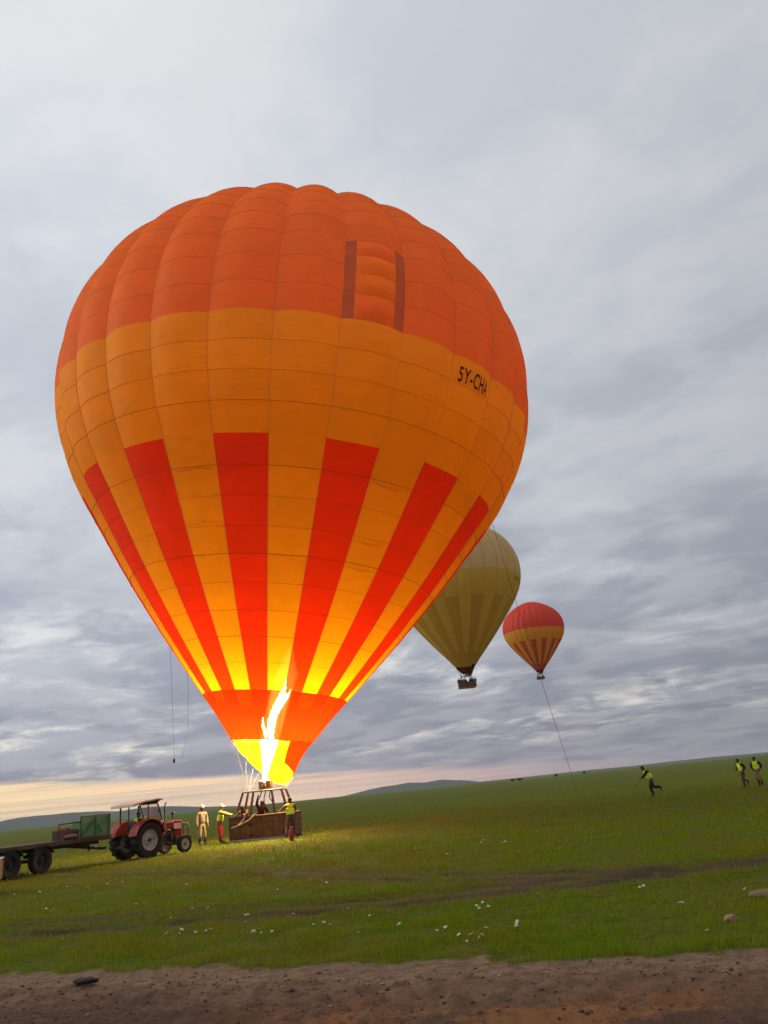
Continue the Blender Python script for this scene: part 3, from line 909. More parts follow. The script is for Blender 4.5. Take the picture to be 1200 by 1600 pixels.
def balloon(name, label, origin, env_off, lean, phi0, yaw, main=False, pal=None, tall=1.0):
    root = empty(name, origin)
    tag(root, label, 'balloon', 'hot air balloons of one fleet')
    ax = Vector((math.tan(lean[0]), math.tan(lean[1]), 1)).normalized()
    e1 = (Vector((1, 0, 0)) - ax * ax.x).normalized()
    e2 = ax.cross(e1)
    FM = Matrix(((e1.x, e2.x, ax.x, env_off[0]), (e1.y, e2.y, ax.y, env_off[1]), (e1.z, e2.z, ax.z, env_off[2]), (0, 0, 0, 1)))
    Fn = np.array(FM)
    camw = np.array([0, 0, CAM_Z]) - np.array(origin)

    def to_root(p):
        return (p * np.array([1, 1, tall])) @ Fn[:3, :3].T + Fn[:3, 3]

    if main:
        jobs = []
        for g in range(NG):
            k = (g + 10) % NG - 10           # signed gore number, 0 starts at the seam facing the camera
            for z0, z1 in zip(ROWS[:-1], ROWS[1:]):
                zc_ = (z0 + z1) / 2
                if zc_ < 1.56: mt = skirt_red
                elif zc_ < 11.35: mt = red if k % 2 else gold
                elif zc_ < 16.17: mt = gold
                else: mt = crown_red
                if k == 1 and 16.17 < zc_ < 20.3:
                    continue
                if k == 1 and 14.9 < zc_ < 16.17:
                    for u0, u1 in ((0, 0.17), (0.17, 0.80), (0.80, 1)):
                        jobs.append((g, u0, u1, z0, z1, mt, 0.3, 0.0))
                    continue
                jobs.append((g, 0, 1, z0, z1, mt, 0.07 if zc_ > 16 else (0.05 if zc_ > 9 else 0.12), 0.0))
            if k == 1:
                zs = [16.17, 17.35, 18.40, 19.40, 20.30]
                for i, (z0, z1) in enumerate(zip(zs[:-1], zs[1:])):
                    jobs.append((g, 0.0, 0.17, z0, z1, vent_dark, 0.3, -0.05))
                    jobs.append((g, 0.80, 1.0, z0, z1, vent_dark, 0.3, -0.05))
                    jobs.append((g, 0.17, 0.80, z0, z1, vent_gold if i in (1, 2) else crown_red, 0.3, 0.08))
        scored = []
        for j in jobs:
            g, u0, u1, z0, z1, mt, pf, inn = j
            small = (u1 - u0) < 0.5
            p, q = patch(phi0, g, u0, u1, z0, z1, 4 if small else 8, 4, pf, inn)
            p = to_root(p)
            c = p.mean(0)
            nrm = np.cross(p[q[:, 2]] - p[q[:, 0]], p[q[:, 3]] - p[q[:, 1]]).sum(0) / 2
            d = camw - c
            sc = float(nrm @ d) / float(d @ d) ** 1.5
            scored.append((sc, p, q, mt))
        scored.sort(key=lambda t: -t[0])
        shown = [t for t in scored[:300] if t[0] > 0]
        rest = scored[len(shown):]
        mats = [skirt_red, red, gold, crown_red, vent_dark, vent_gold]
        off = 0; V = []; Fq = []; MI = []
        for sc, p, q, mt in rest:
            V.append(p); Fq.append(q + off); off += len(p); MI += [mats.index(mt)] * len(q)
        me = bpy.data.meshes.new('envelope')
        me.from_pydata(np.vstack(V).tolist(), [], np.vstack(Fq).tolist())
        me.polygons.foreach_set('material_index', MI)
        me.update()
        env = link_mesh('envelope', me, mats, root, smooth=True)
        env['kind'] = 'stuff'
        env['label'] = 'orange red and gold envelope glowing from the burner flame'
        for sc, p, q, mt in shown:
            me = bpy.data.meshes.new('panel')
            me.from_pydata(p.tolist(), [], q.tolist())
            me.update()
            link_mesh('panel', me, mt, env, smooth=True)
        zz = np.concatenate([np.linspace(-0.55, 16, 50), np.linspace(16.3, 30.0, 50)])
        for g in range(NG):
            p = to_root(env_pt(phi0, g, np.zeros(len(zz)), zz, 0, 0.012))
            MB().sweep([tuple(v) for v in p], 0.011, 4).build('load_tape', m_tape, env)
        strong = {1.56: 0.012, 3.73: 0.011, 6.93: 0.012, 10.21: 0.011, 12.53: 0.009}
        uu = np.tile(np.linspace(0, 1, 9)[:-1], NG); gg = np.repeat(np.arange(NG), 8)
        for z in ROWS[:27]:
            if z in (11.35, 16.17): continue
            p = to_root(env_pt(phi0, gg, uu, np.full(len(uu), z), 0, 0.008))
            pp = [tuple(v) for v in p] + [tuple(p[0])]
            MB().sweep(pp, strong.get(z, 0.0065 if z < 16 else 0.004), 4, cap=False).build('seam_tape', m_seam, env)
        # small wrinkle folds sewn into some lower panels
        fr = np.random.default_rng(5)
        for g, z in ((2, 6.75), (2, 7.8), (2, 10.05), (-2, 8.1), (-2, 10.08)):
            u = np.linspace(0.06, 0.94, 14)
            p = to_root(env_pt(phi0, g, u, z + 0.05 * np.sin(u * 6 + g) + 0.02 * fr.normal(size=14), 0, 0.0))
            MB().sweep([tuple(v) for v in p], [0.004 + 0.016 * math.sin(math.pi * t) for t in u], 6, flat=0.6).build('fold', gold, env, smooth=True)
    else:
        env = empty('envelope', (0, 0, 0), 0, root)
        zs = ROWS
        for g in range(NG):
            V = []; Fq = []; MI = []; off = 0
            for z0, z1 in zip(zs[:-1], zs[1:]):
                zc_ = (z0 + z1) / 2
                mi = pal['fn'](g, zc_)
                p, q = patch(phi0, g, 0, 1, z0, z1, 6, 2, 0.0)
                V.append(to_root(p)); Fq.append(q + off); off += len(p); MI += [mi] * len(q)
            me = bpy.data.meshes.new('gore')
            me.from_pydata(np.vstack(V).tolist(), [], np.vstack(Fq).tolist())
            me.polygons.foreach_set('material_index', MI)
            bm = bmesh.new(); bm.from_mesh(me); bmesh.ops.remove_doubles(bm, verts=bm.verts, dist=0.001); bm.to_mesh(me); bm.free()
            link_mesh('gore', me, pal['mats'], env, smooth=True)
            zz = np.linspace(-0.5, 30.0, 60)
            p = to_root(env_pt(phi0, g, np.zeros(60), zz, 0, 0.02))
            MB().sweep([tuple(v) for v in p], 0.045, 4).build('load_tape', pal['tape'], env)
    # crown cap
    capm = MB()
    cl = [to_root(env_pt(phi0, g, np.array([0.0]), np.array([30.05]))) [0] for g in range(NG)]
    top = to_root(np.array([[0, 0, TOPZ + 0.02]]))[0]
    capm.add([tuple(v) for v in cl] + [tuple(top)], [(i, (i + 1) % NG, NG) for i in range(NG)])
    capm.build('crown_cap', crown_red if main else pal['mats'][0], env)
    # scoop: cloth hanging from the far and right side of the mouth, open towards the near left
    nphi, nt = 44, 8
    a = np.linspace(R_(-53), R_(182), nphi)
    drop = np.interp(np.degrees(a), [-53, -25, 10, 50, 85, 115, 145, 170, 182], [1.05, 1.35, 1.75, 2.02, 1.9, 1.55, 0.95, 0.35, 0.12])
    V = []
    for i in range(nt):
        t = i / (nt - 1)
        r = prof_r(-0.55) - 0.03 - 0.98 * t * (drop / 2.0) - 0.10 * np.sin(t * math.pi)
        rip = 0.03 * np.sin(a * 14) * t
        V.append(np.stack([(r + rip) * np.cos(a), (r + rip) * np.sin(a), -0.53 - drop * t], -1))
    V = np.array(V).reshape(-1, 3)
    idx = np.arange(nphi * nt).reshape(nt, nphi)
    q = np.stack([idx[:-1, :-1], idx[:-1, 1:], idx[1:, 1:], idx[1:, :-1]], -1).reshape(-1, 4)
    me = bpy.data.meshes.new('scoop')
    me.from_pydata(to_root(V).tolist(), [], q.tolist()); me.update()
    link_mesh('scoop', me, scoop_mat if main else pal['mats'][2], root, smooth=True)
    # basket, burner and rigging
    bk = basket(root, (0, 0, 0), yaw, fine=main)
    Hb, zf = 1.1, 2.22
    fr = MB(); fx, fy = 0.95, 0.50
    cr = [(-fx, -fy), (fx, -fy), (fx, fy), (-fx, fy)]
    Mz = Matrix.Rotation(yaw, 4, 'Z')
    fr.M = Mz
    for a0, b0 in zip(cr, cr[1:] + cr[:1]):
        fr.sweep([(*a0, zf), (*b0, zf)], 0.035 if main else 0.05, 8)
    fr.sweep([(-0.3, -fy, zf), (-0.3, fy, zf)], 0.03, 6); fr.sweep([(0.3, -fy, zf), (0.3, fy, zf)], 0.03, 6)
    auto_smooth(fr.build('burner_frame', m_steel, root))
    for sx, sy in ((-1, -1), (1, -1), (1, 1), (-1, 1), (-0.45, -1), (0.5, -1)):
        pm = MB(); pm.M = Mz
        bx0 = sx * 1.24 if abs(sx) == 1 else sx * 1.25
        pm.sweep([(bx0, sy * 0.72, Hb - 0.02), ((bx0 + sx * fx) / 2 + 0.02 * sx, sy * (0.62), (Hb + zf) / 2), (sx * fx, sy * fy, zf - 0.03)], [0.06, 0.062, 0.055], 8)
        auto_smooth(pm.build('upright', m_leather, root), 50)
    bu = empty('burner', (0.06, 0, 0), yaw, root)
    cans = ((-0.17, -0.14), (0.17, -0.14), (-0.17, 0.14), (0.17, 0.14))
    for cx, cy_ in cans:
        can = MB()
        can.lathe([(0.10, zf + 0.04), (0.135, zf + 0.06), (0.135, zf + 0.16), (0.145, zf + 0.17), (0.145, zf + 0.46), (0.125, zf + 0.47), (0.12, zf + 0.2), (0.02, zf + 0.18)], 14, c=(cx, cy_, 0), cap=False)
        auto_smooth(can.build('burner_can', m_steel, bu))
        if main:
            co = MB()
            ths = np.linspace(0, 2 * math.pi * 6, 110)
            co.sweep([(cx + 0.155 * math.cos(t), cy_ + 0.155 * math.sin(t), zf + 0.10 + 0.055 * t / (2 * math.pi)) for t in ths], 0.014, 5)
            co.build('coil', m_steel, bu, smooth=True)
    MB().box((0, 0, zf + 0.02), (0.62, 0.5, 0.05), bev=0.01).build('burner_block', m_steel, bu)
    for hx in (-0.2, 0.0, 0.22) if main else ():
        hs = MB()
        hs.sweep([(hx, 0.05, zf), (hx * 1.2 - 0.1, 0.0, zf - 0.35), (hx * 1.8 - 0.12, 0.05, 1.7), (hx * 2.2, 0.15, 1.0)], 0.028, 6)
        hs.build('fuel_hose', m_leather, bu, smooth=True)
    # wires from the mouth to the frame corners
    for g in range(0, NG, 2):
        p = to_root(env_pt(phi0, g, np.array([0.0]), np.array([-0.52])))[0]
        ang = math.atan2(p[1] - env_off[1], p[0] - env_off[0])
        best = min(cr, key=lambda c: (Mz @ Vector((*c, 0)) - Vector((math.cos(ang) * 1.2, math.sin(ang) * 0.9, 0))).length)
        e = Mz @ Vector((*best, zf + 0.02))
        MB().sweep([tuple(p), tuple(e)], 0.004 if main else 0.018, 4).build('cable', m_cable, root)
        if main:
            MB().box(tuple(p), (0.05, 0.05, 0.15), bev=0.01).build('clip', m_rope_dark, root)
    return root, to_root


BX, BY = -7.2, 41.4
env_off = (-6.6686 - BX, 41.4587 - BY, 5.0123)
PHI0 = -1.5096
main_balloon, to_root = balloon('hot_air_balloon', 'huge glowing orange and gold balloon standing on the grass with burner firing',
                                (BX, BY, 0.0), env_off, (0.1304, 0.0161), PHI0, R_(-4), main=True)


# registration letters sewn on the gold band
def letters(txt, size):
    cu = bpy.data.curves.new('marking', 'FONT')
    cu.body = txt
    cu.size = size
    cu.resolution_u = 3
    cu.space_character = 1.08
    cu.offset = 0.012 * size
    o = bpy.data.objects.new('marking', cu)
    me = o.to_mesh().copy()
    o.to_mesh_clear()
    bpy.data.objects.remove(o)
    bm = bmesh.new(); bm.from_mesh(me)
    bmesh.ops.triangulate(bm, faces=bm.faces)
    for _ in range(2):
        long = [e for e in bm.edges if e.calc_length() > 0.18 * size]
        bmesh.ops.subdivide_edges(bm, edges=long, cuts=1)
        bmesh.ops.triangulate(bm, faces=bm.faces)
    bm.to_mesh(me); bm.free()
    co = np.zeros(len(me.vertices) * 3); me.vertices.foreach_get('co', co)
    return me, co.reshape(-1, 3)


def put_letters(txt, size, to_r, phi0, g, u0, z0, parent, width, slope=0.0):
    me, co = letters(txt, size)
    w = co[:, 0].max() - co[:, 0].min()
    fx = (co[:, 0] - co[:, 0].min()) / w
    u = u0 + fx * width
    gi = g + np.floor(u)
    p = to_r(env_pt(phi0, gi, u - np.floor(u), z0 + co[:, 1] + slope * fx, 0.25, 0.035))
    me.vertices.foreach_set('co', p.ravel())
    me.update()
    o = link_mesh('registration_marking', me, m_print, parent)
    o['label'] = 'dark registration letters ' + txt + ' on the gold band'


put_letters('5Y-CHA', 1.0, to_root, PHI0, 3, 0.12, 15.0, main_balloon, 0.74)

# flame: bright tongue leaning with the envelope
m_flame, fn = new_mat('propane_flame')
fo = fn.node('ShaderNodeTexCoord').outputs['Object']
fcol = fn.mix(fn.noise(fo, 2.0, 4), (1.0, 0.72, 0.26), (1.0, 0.80, 0.38))
fe = fn.node('ShaderNodeEmission', {'Color': fcol, 'Strength': 470.0})
fn.node('ShaderNodeOutputMaterial', {'Surface': fe.outputs[0]})


def flame():
    b = MB()
    path = [(0.02, 0, 2.66), (0.09, 0, 3.1), (0.22, 0, 3.8), (0.34, 0, 4.4), (0.46, 0.0, 5.0), (0.56, 0, 5.6), (0.82, 0, 6.2), (1.08, 0, 6.7), (1.26, 0.05, 7.1), (1.36, 0.05, 7.5)]
    rad = [0.08, 0.13, 0.17, 0.19, 0.17, 0.19, 0.18, 0.17, 0.10, 0.01]
    b.sweep(path, rad, 12)
    b.sweep([(0.30, -0.05, 4.2), (0.24, -0.1, 4.8), (0.10, -0.1, 5.3), (0.12, -0.1, 5.7)], [0.12, 0.11, 0.06, 0.01], 10)
    b.sweep([(0.62, 0.05, 5.7), (1.02, 0.1, 6.3), (1.34, 0.15, 6.6), (1.56, 0.15, 7.0)], [0.13, 0.11, 0.07, 0.01], 10)
    me = b.mesh('flame')
    co = np.zeros(len(me.vertices) * 3); me.vertices.foreach_get('co', co); co = co.reshape(-1, 3)
    j = np.stack([fnoise(co[:, 2] * 3 + co[:, 0] * 4, co[:, 1] * 4 + 5, s, 3) - 0.5 for s in (81, 82)], 1)
    co[:, :2] += j * 0.22 * np.clip((co[:, 2:3] - 3) / 1.5, 0, 1)
    me.vertices.foreach_set('co', co.ravel()); me.update()
    o = link_mesh('flame', me, m_flame, main_balloon, smooth=True)
    o['label'] = 'white hot burner flame shooting up into the mouth'


flame()

# soft luminous sheath of burning gas round the bright core
m_glow = bpy.data.materials.new('burning_gas')
m_glow.use_nodes = True
m_glow.node_tree.nodes.clear()
gl = NT(m_glow.node_tree)
gl.node('ShaderNodeOutputMaterial', {'Volume': gl.node('ShaderNodeEmission', {'Color': (1.0, 0.62, 0.16, 1), 'Strength': 22.0}).outputs[0]})
sh = MB()
sh.sweep([(0.05, 0, 2.9), (0.22, 0, 3.8), (0.36, 0, 4.6), (0.52, 0, 5.4), (0.80, 0, 6.2), (1.15, 0.03, 7.0), (1.42, 0.05, 7.8), (1.62, 0.05, 8.6), (1.8, 0.05, 9.4)], [0.12, 0.33, 0.46, 0.50, 0.56, 0.60, 0.52, 0.34, 0.03], 14)
gme = sh.mesh('flame_sheath')
gco = np.zeros(len(gme.vertices) * 3); gme.vertices.foreach_get('co', gco); gco = gco.reshape(-1, 3)
gco[:, :2] += np.stack([fnoise(gco[:, 2] * 1.7 + gco[:, 0] * 2, gco[:, 1] * 3 + 5, q, 3) - 0.5 for q in (85, 86)], 1) * 0.5 * np.clip((gco[:, 2:3] - 3.2) / 1.5, 0, 1)
gme.vertices.foreach_set('co', gco.ravel()); gme.update()
gso = link_mesh('flame_sheath', gme, m_glow, main_balloon, smooth=True)

# hanging control lines on the left of the envelope, one with a weight
for nm, pts in (('control_line', [(-11.25 - BX, 39.4 - BY, 9.6), (-11.22 - BX, 39.6 - BY, 7), (-11.19 - BX, 39.8 - BY, 4.05)]),
                ('control_line', [(-10.36 - BX, 39.2 - BY, 9.4), (-10.42 - BX, 39.6 - BY, 7.0), (-10.52 - BX, 39.8 - BY, 5.4), (-10.85 - BX, 40 - BY, 4.1)])):
    MB().sweep(pts, 0.007, 5).build(nm, m_rope_dark, main_balloon)
auto_smooth(MB().lathe([(0.03, 3.84), (0.075, 3.9), (0.07, 4.0), (0.03, 4.06)], 8, c=(-11.19 - BX, 39.8 - BY, 0)).build('line_weight', m_rope_dark, main_balloon))
# crown line slanting from the far right flank down to the plain
MB().sweep([(6.2 - BX, 46.5 - BY, 18.5), (7.6 - BX, 49.5 - BY, 12.5), (9.5 - BX, 54 - BY, 6.0), (11.4 - BX, 59 - BY, 0.25), (11.8 - BX, 60.2 - BY, 0.03)], 0.014, 5).build('crown_line', m_rope_blue, main_balloon)

# the two balloons already in the air
g2 = fabric('dull_gold_nylon', (0.80, 0.54, 0.11), None, 0.40, clear=0.0)
t2 = fabric('tan_nylon', (0.82, 0.60, 0.30), None, 0.40, clear=0.0)
r2 = fabric('brown_red_nylon', (0.70, 0.40, 0.07), None, 0.40, clear=0.0)
d2 = fabric('dark_scoop_cloth', (0.10, 0.016, 0.008), None, 0.2, clear=0.0)
g3 = fabric('amber_nylon', (0.92, 0.52, 0.03), None, 0.40, clear=0.0)
r3 = fabric('bright_red_nylon', (0.92, 0.075, 0.030), None, 0.40, clear=0.0)
s3 = fabric('brick_red_nylon', (0.66, 0.12, 0.02), None, 0.40, clear=0.0)


def fn2(g, z):
    if z > 16.17: return 0
    if z > 11.35: return 1
    if z > 1.9: return 3 if g % 2 else 1
    return 4


pal2 = dict(mats=[t2, g2, d2, r2, r2], fn=fn2, tape=paint('tape_tan', (0.62, 0.42, 0.12), 0.9))
pal3 = dict(mats=[r3, g3, d2, s3, s3], fn=fn2, tape=paint('tape_rose', (0.58, 0.20, 0.15), 0.9))
b2, tr2 = balloon('hot_air_balloon', 'dull gold and brown striped balloon flying half hidden behind the glowing one', (12.45, 154.6, 18.6), (0.1, 0, 4.75), (0, 0), -1.62, R_(7), pal=pal2, tall=0.95)
put_letters('5Y-BZ', 1.0, tr2, -1.62, 5, 0.05, 14.6, b2, 1.15)
b3, tr3 = balloon('hot_air_balloon', 'small red topped balloon farthest away with a gold band and red stripes', (58.7, 343.0, 39.9), (0.1, 0, 4.75), (0, 0), -1.70, R_(4), pal=pal3, tall=0.94)


# ------------------------------------------------------------------ people
SKIN = paint('brown_skin', (0.085, 0.042, 0.026), 0.55, wear=0.0, bump=0.05)
SKIN_L = paint('tan_skin', (0.30, 0.16, 0.10), 0.55, wear=0.0, bump=0.05)
HAIR = paint('black_hair', (0.008, 0.007, 0.006), 0.8, wear=0.0, bump=0.4)
EYE = paint('eye_dark', (0.02, 0.015, 0.012), 0.2, wear=0.0)
C_TAN = cloth('tan_canvas', (0.36, 0.25, 0.14))
C_GREYTAN = cloth('grey_tan_canvas', (0.24, 0.20, 0.15))
C_DARK = cloth('dark_trousers', (0.035, 0.030, 0.030))
C_BROWN = cloth('brown_trousers', (0.11, 0.070, 0.050))
C_RED = cloth('dark_red_trousers', (0.30, 0.025, 0.028))
C_MAROON = cloth('maroon_shirt', (0.12, 0.020, 0.018))
C_ORANGE = cloth('rust_shirt', (0.28, 0.085, 0.03))
C_BLACK = cloth('black_shirt', (0.015, 0.015, 0.016))
C_KHAKI = cloth('khaki_shirt', (0.34, 0.27, 0.15))
C_WHITE = cloth('white_cap_cotton', (0.68, 0.64, 0.56))
C_BOOT = paint('black_rubber_boot', (0.014, 0.012, 0.013), 0.4, wear=0.3)
C_VEST = cloth('lime_safety_vest', (0.78, 1.0, 0.06), 0.25)
C_BAND = paint('reflective_band', (0.62, 0.66, 0.50), 0.3, wear=0.1)


def skinned(name, verts, edges, radii, mat, parent, sub=2, root=0):
    me = bpy.data.meshes.new(name)
    me.from_pydata([tuple(v) for v in verts], edges, [])
    o = link_mesh(name, me, mat, parent)
    md = o.modifiers.new('skin', 'SKIN')
    md.use_smooth_shade = True
    md.branch_smoothing = 0.4
    sv_ = me.skin_vertices[0].data
    for i, r in enumerate(radii):
        sv_[i].radius = tuple(q * 1.2 for q in (r if isinstance(r, tuple) else (r, r)))
        sv_[i].use_root = (i == root)
    s = o.modifiers.new('smooth', 'SUBSURF')
    s.levels = s.render_levels = sub
    return o


STAND = dict(pelvis=(0, 0, .96), waist=(0, 0, 1.10), chest=(0, 0.01, 1.30), neck=(0, 0, 1.48), head=(0, 0.02, 1.63),
             sl=(-.19, 0, 1.42), el=(-.25, -.02, 1.13), wl=(-.26, .06, .88), sr=(.19, 0, 1.42), er=(.25, -.02, 1.13), wr=(.26, .06, .88),
             hl=(-.095, 0, .92), kl=(-.11, .02, .50), al=(-.12, -.02, .09), hr=(.095, 0, .92), kr=(.11, .02, .50), ar=(.12, -.02, .09),
             fl=(0, 1, 0), fr=(0, 1, 0))


def person(label, loc, rz, pose=None, shirt=C_TAN, trousers=C_DARK, boots=C_BOOT, vest=False, hat=None, skin=SKIN, hair=True,
           scale=1.0, sleeves='long', tall_boots=False, lod=2, group=None, face=(0, 1, 0)):
    P_ = {k: Vector(v) for k, v in {**STAND, **(pose or {})}.items()}
    t = empty('person', loc, rz, None, scale)
    tag(t, label, 'person', group)
    V, E, Rr = [], [], []

    def add(p, r, prev=None):
        V.append(Vector(p)); Rr.append(r)
        if prev is not None: E.append((prev, len(V) - 1))
        return len(V) - 1
    fwd = Vector(face).normalized()
    up = (P_['head'] - P_['neck']).normalized()
    side = fwd.cross(up).normalized()
    pel = add(P_['pelvis'], (.135, .10))
    wa = add(P_['waist'], (.125, .09), pel)
    ch = add(P_['chest'], (.15, .105), wa)
    up_ch = add((P_['chest'] + P_['neck']) / 2 + Vector((0, 0, .02)), (.12, .09), ch)
    nk = add(P_['neck'], .055, up_ch)
    h0 = add(P_['head'] - up * .07 + fwd * .01, (.062, .07), nk)
    h1 = add(P_['head'], (.078, .092), h0)
    h2 = add(P_['head'] + up * .075, (.07, .082), h1)
    add(P_['head'] + up * .115, (.03, .035), h2)
    if lod > 1:
        add(P_['head'] + fwd * .115 - up * .015, .012, h1)          # nose
        for s in (-1, 1):
            add(P_['head'] + side * s * .095 - fwd * .01, .014, h1)  # ears
    hands = []
    for s, kk in ((-1, 'l'), (1, 'r')):
        sh = add(P_['s' + kk], .062, up_ch)
        el = add(P_['e' + kk], .046, sh)
        wr = add(P_['w' + kk], .030, el)
        d = (P_['w' + kk] - P_['e' + kk]).normalized()
        sd_ = d.cross(Vector((0, 1, 0.3))).normalized()
        pl = add(P_['w' + kk] + d * .06, (.036, .022), wr)
        if lod > 1:
            b0 = P_['w' + kk] + d * .085
            cl_ = d.cross(sd_).normalized() * s
            for j, ln in enumerate((.068, .080, .074, .058)):
                o0 = sd_ * (j - 1.5) * .021
                a0 = add(b0 + o0, .0095, pl)
                a1 = add(b0 + o0 + d * ln * .55 + cl_ * .008, .0088, a0)
                add(b0 + o0 + d * ln * .9 + cl_ * .03, .0075, a1)
            th0 = add(P_['w' + kk] + d * .035 - sd_ * .038, .011, pl)
            add(P_['w' + kk] + d * .075 - sd_ * .058, .009, th0)
        else:
            add(P_['w' + kk] + d * .14, (.03, .016), pl)
    for kk in 'lr':
        hp_ = add(P_['h' + kk], .088, pel)
        kn = add(P_['k' + kk], .058, hp_)
        cf = add(P_['k' + kk].lerp(P_['a' + kk], .35), .056, kn)
        an = add(P_['a' + kk], .040, cf)
        add(P_['a' + kk] + P_['f' + kk].normalized() * .14 + Vector((0, 0, -.045)), (.035, .028), an)
    skinned('body', V, E, Rr, skin, t, 2 if lod > 1 else 1)
    if lod > 1:
        for s in (-1, 1):
            MB().ball(tuple(P_['head'] + fwd * .083 + side * s * .032 + up * .008), .011, 6, 5).build('eye', EYE, t, smooth=True)
    # shirt
    sv2 = [P_['pelvis'] + Vector((0, 0, -.02)), P_['waist'], P_['chest'], (P_['chest'] + P_['neck']) / 2 + Vector((0, 0, .02)), P_['neck'] - up * .03]
    sr2 = [(.155, .12), (.145, .112), (.168, .122), (.14, .105), (.07, .07)]
    se = [(0, 1), (1, 2), (2, 3), (3, 4)]
    for kk in 'lr':
        b = len(sv2)
        e_, w_ = P_['e' + kk], P_['w' + kk]
        sv2 += [P_['s' + kk], e_ if sleeves == 'long' else P_['s' + kk].lerp(e_, .8)]
        sr2 += [.078, .064]
        se += [(3, b), (b, b + 1)]
        if sleeves == 'long':
            sv2.append(w_); sr2.append(.048); se.append((b + 1, b + 2))
    skinned('shirt', sv2, se, sr2, shirt, t, 2 if lod > 1 else 1)
    # trousers
    tv = [P_['pelvis'] + Vector((0, 0, .05)), P_['pelvis'] - Vector((0, 0, .02))]; tr_ = [(.148, .115), (.15, .118)]; te = [(0, 1)]
    for kk in 'lr':
        b = len(tv)
        low = P_['k' + kk].lerp(P_['a' + kk], .92 if not tall_boots else .45)
        tv += [P_['h' + kk] - Vector((0, 0, .03)), P_['k' + kk], low]
        tr_ += [.108, .078, .066]
        te += [(1, b), (b, b + 1), (b + 1, b + 2)]
    skinned('trousers', tv, te, tr_, trousers, t, 2 if lod > 1 else 1)
    for kk in 'lr':
        a_ = P_['a' + kk]; f_ = P_['f' + kk].normalized()
        topb = P_['k' + kk].lerp(a_, .35 if tall_boots else .78)
        skinned('boot', [topb, a_ + Vector((0, 0, .01)), a_ + f_ * .09 + Vector((0, 0, -.035)), a_ + f_ * .19 + Vector((0, 0, -.05))],
                [(0, 1), (1, 2), (2, 3)], [.064 if tall_boots else .052, .058, (.05, .042), (.042, .03)], boots, t, 1)
    if vest:
        vv = [P_['pelvis'] + Vector((0, 0, .04)), P_['waist'], P_['chest'], (P_['chest'] + P_['neck']) / 2 + Vector((0, 0, .045))]
        vr = [(.19, .150), (.178, .142), (.19, .148), (.165, .125)]
        ve = [(0, 1), (1, 2), (2, 3)]
        for kk in 'lr':
            b = len(vv); vv.append(P_['s' + kk].lerp((P_['chest'] + P_['neck']) / 2, .25) + Vector((0, 0, .01))); vr.append(.088); ve.append((3, b))
        vo = skinned('safety_vest', vv, ve, vr, C_VEST, t, 2 if lod > 1 else 1)
        for q_, rr_ in ((0.18, (.172, .136)), (0.62, (.168, .133))):
            c = P_['pelvis'].lerp(P_['chest'], q_)
            ax_ = (P_['chest'] - P_['pelvis']).normalized()
            xa = Vector((1, 0, 0)); xa = (xa - ax_ * xa.dot(ax_)).normalized(); ya = ax_.cross(xa)
            band = MB()
            n = 20
            ring = []
            for hgt in (-.024, .024):
                for k in range(n):
                    a = 2 * math.pi * k / n
                    ring.append(c + ax_ * hgt + xa * (rr_[0] + .004) * math.cos(a) + ya * (rr_[1] + .004) * math.sin(a))
            band.add(ring, [(k, (k + 1) % n, n + (k + 1) % n, n + k) for k in range(n)])
            band.build('reflective_band', C_BAND, vo, smooth=True)
    if hat is not None:
        hb = MB()
        m = Matrix.Translation(P_['head'] + up * .055) @ up.to_track_quat('Z', 'Y').to_matrix().to_4x4()
        hb.M = m
        hb.lathe([(.108, -.012), (.110, .03), (.098, .075), (.06, .105), (.01, .115)], 14)
        hb.M = Matrix.Identity(4)
        pts = [P_['head'] + up * .048 + fwd * .08 + side * (-.09), P_['head'] + up * .042 + fwd * .17 + side * (-.05), P_['head'] + up * .042 + fwd * .17 + side * .05, P_['head'] + up * .048 + fwd * .08 + side * .09]
        hb.add([tuple(p) for p in pts] + [tuple(p + up * .012) for p in pts], [(0, 1, 2, 3), (7, 6, 5, 4), (0, 4, 5, 1), (1, 5, 6, 2), (2, 6, 7, 3), (3, 7, 4, 0)])
        hb.build('cap', hat, t, smooth=True)
    elif hair:
        hb = MB()
        hb.M = Matrix.Translation(P_['head'] + up * .045 - fwd * .012) @ up.to_track_quat('Z', 'Y').to_matrix().to_4x4()
        hb.lathe([(.092, -.04), (.099, 0), (.094, .04), (.07, .075), (.03, .09)], 14)
        hb.build('hair', HAIR, t, smooth=True)
    return t


# ground crew by the basket
person('man in tan overalls and pale cap standing by the tractor', (-10.31, 41.39, gz(-10.31, 41.39)), R_(-140), dict(el=(-.265, -.03, 1.14), wl=(-.25, .10, .90), er=(.27, -.02, 1.14), wr=(.27, .08, .88), kl=(-.12, .03, .5), al=(-.14, 0, .09), kr=(.12, .02, .5), ar=(.13, -.04, .09)),
       shirt=C_GREYTAN, trousers=C_TAN, hat=C_WHITE, tall_boots=True, scale=1.03, skin=SKIN)
person('man in lime vest and dark red trousers gripping the basket end', (-9.55, 41.9, gz(-9.55, 41.9)), R_(-84),
       dict(chest=(0, .05, 1.30), neck=(0, .07, 1.47), head=(0, .10, 1.62), sl=(-.19, .06, 1.41), sr=(.19, .06, 1.41), el=(-.2, .36, 1.30), wl=(-.15, .62, 1.22),
            er=(.2, .36, 1.28), wr=(.16, .62, 1.22), kl=(-.11, .06, .5), al=(-.13, -.05, .09), kr=(.12, .02, .5), ar=(.13, .08, .09)),
       shirt=C_KHAKI, trousers=C_RED, hat=C_WHITE, vest=True, scale=1.0)
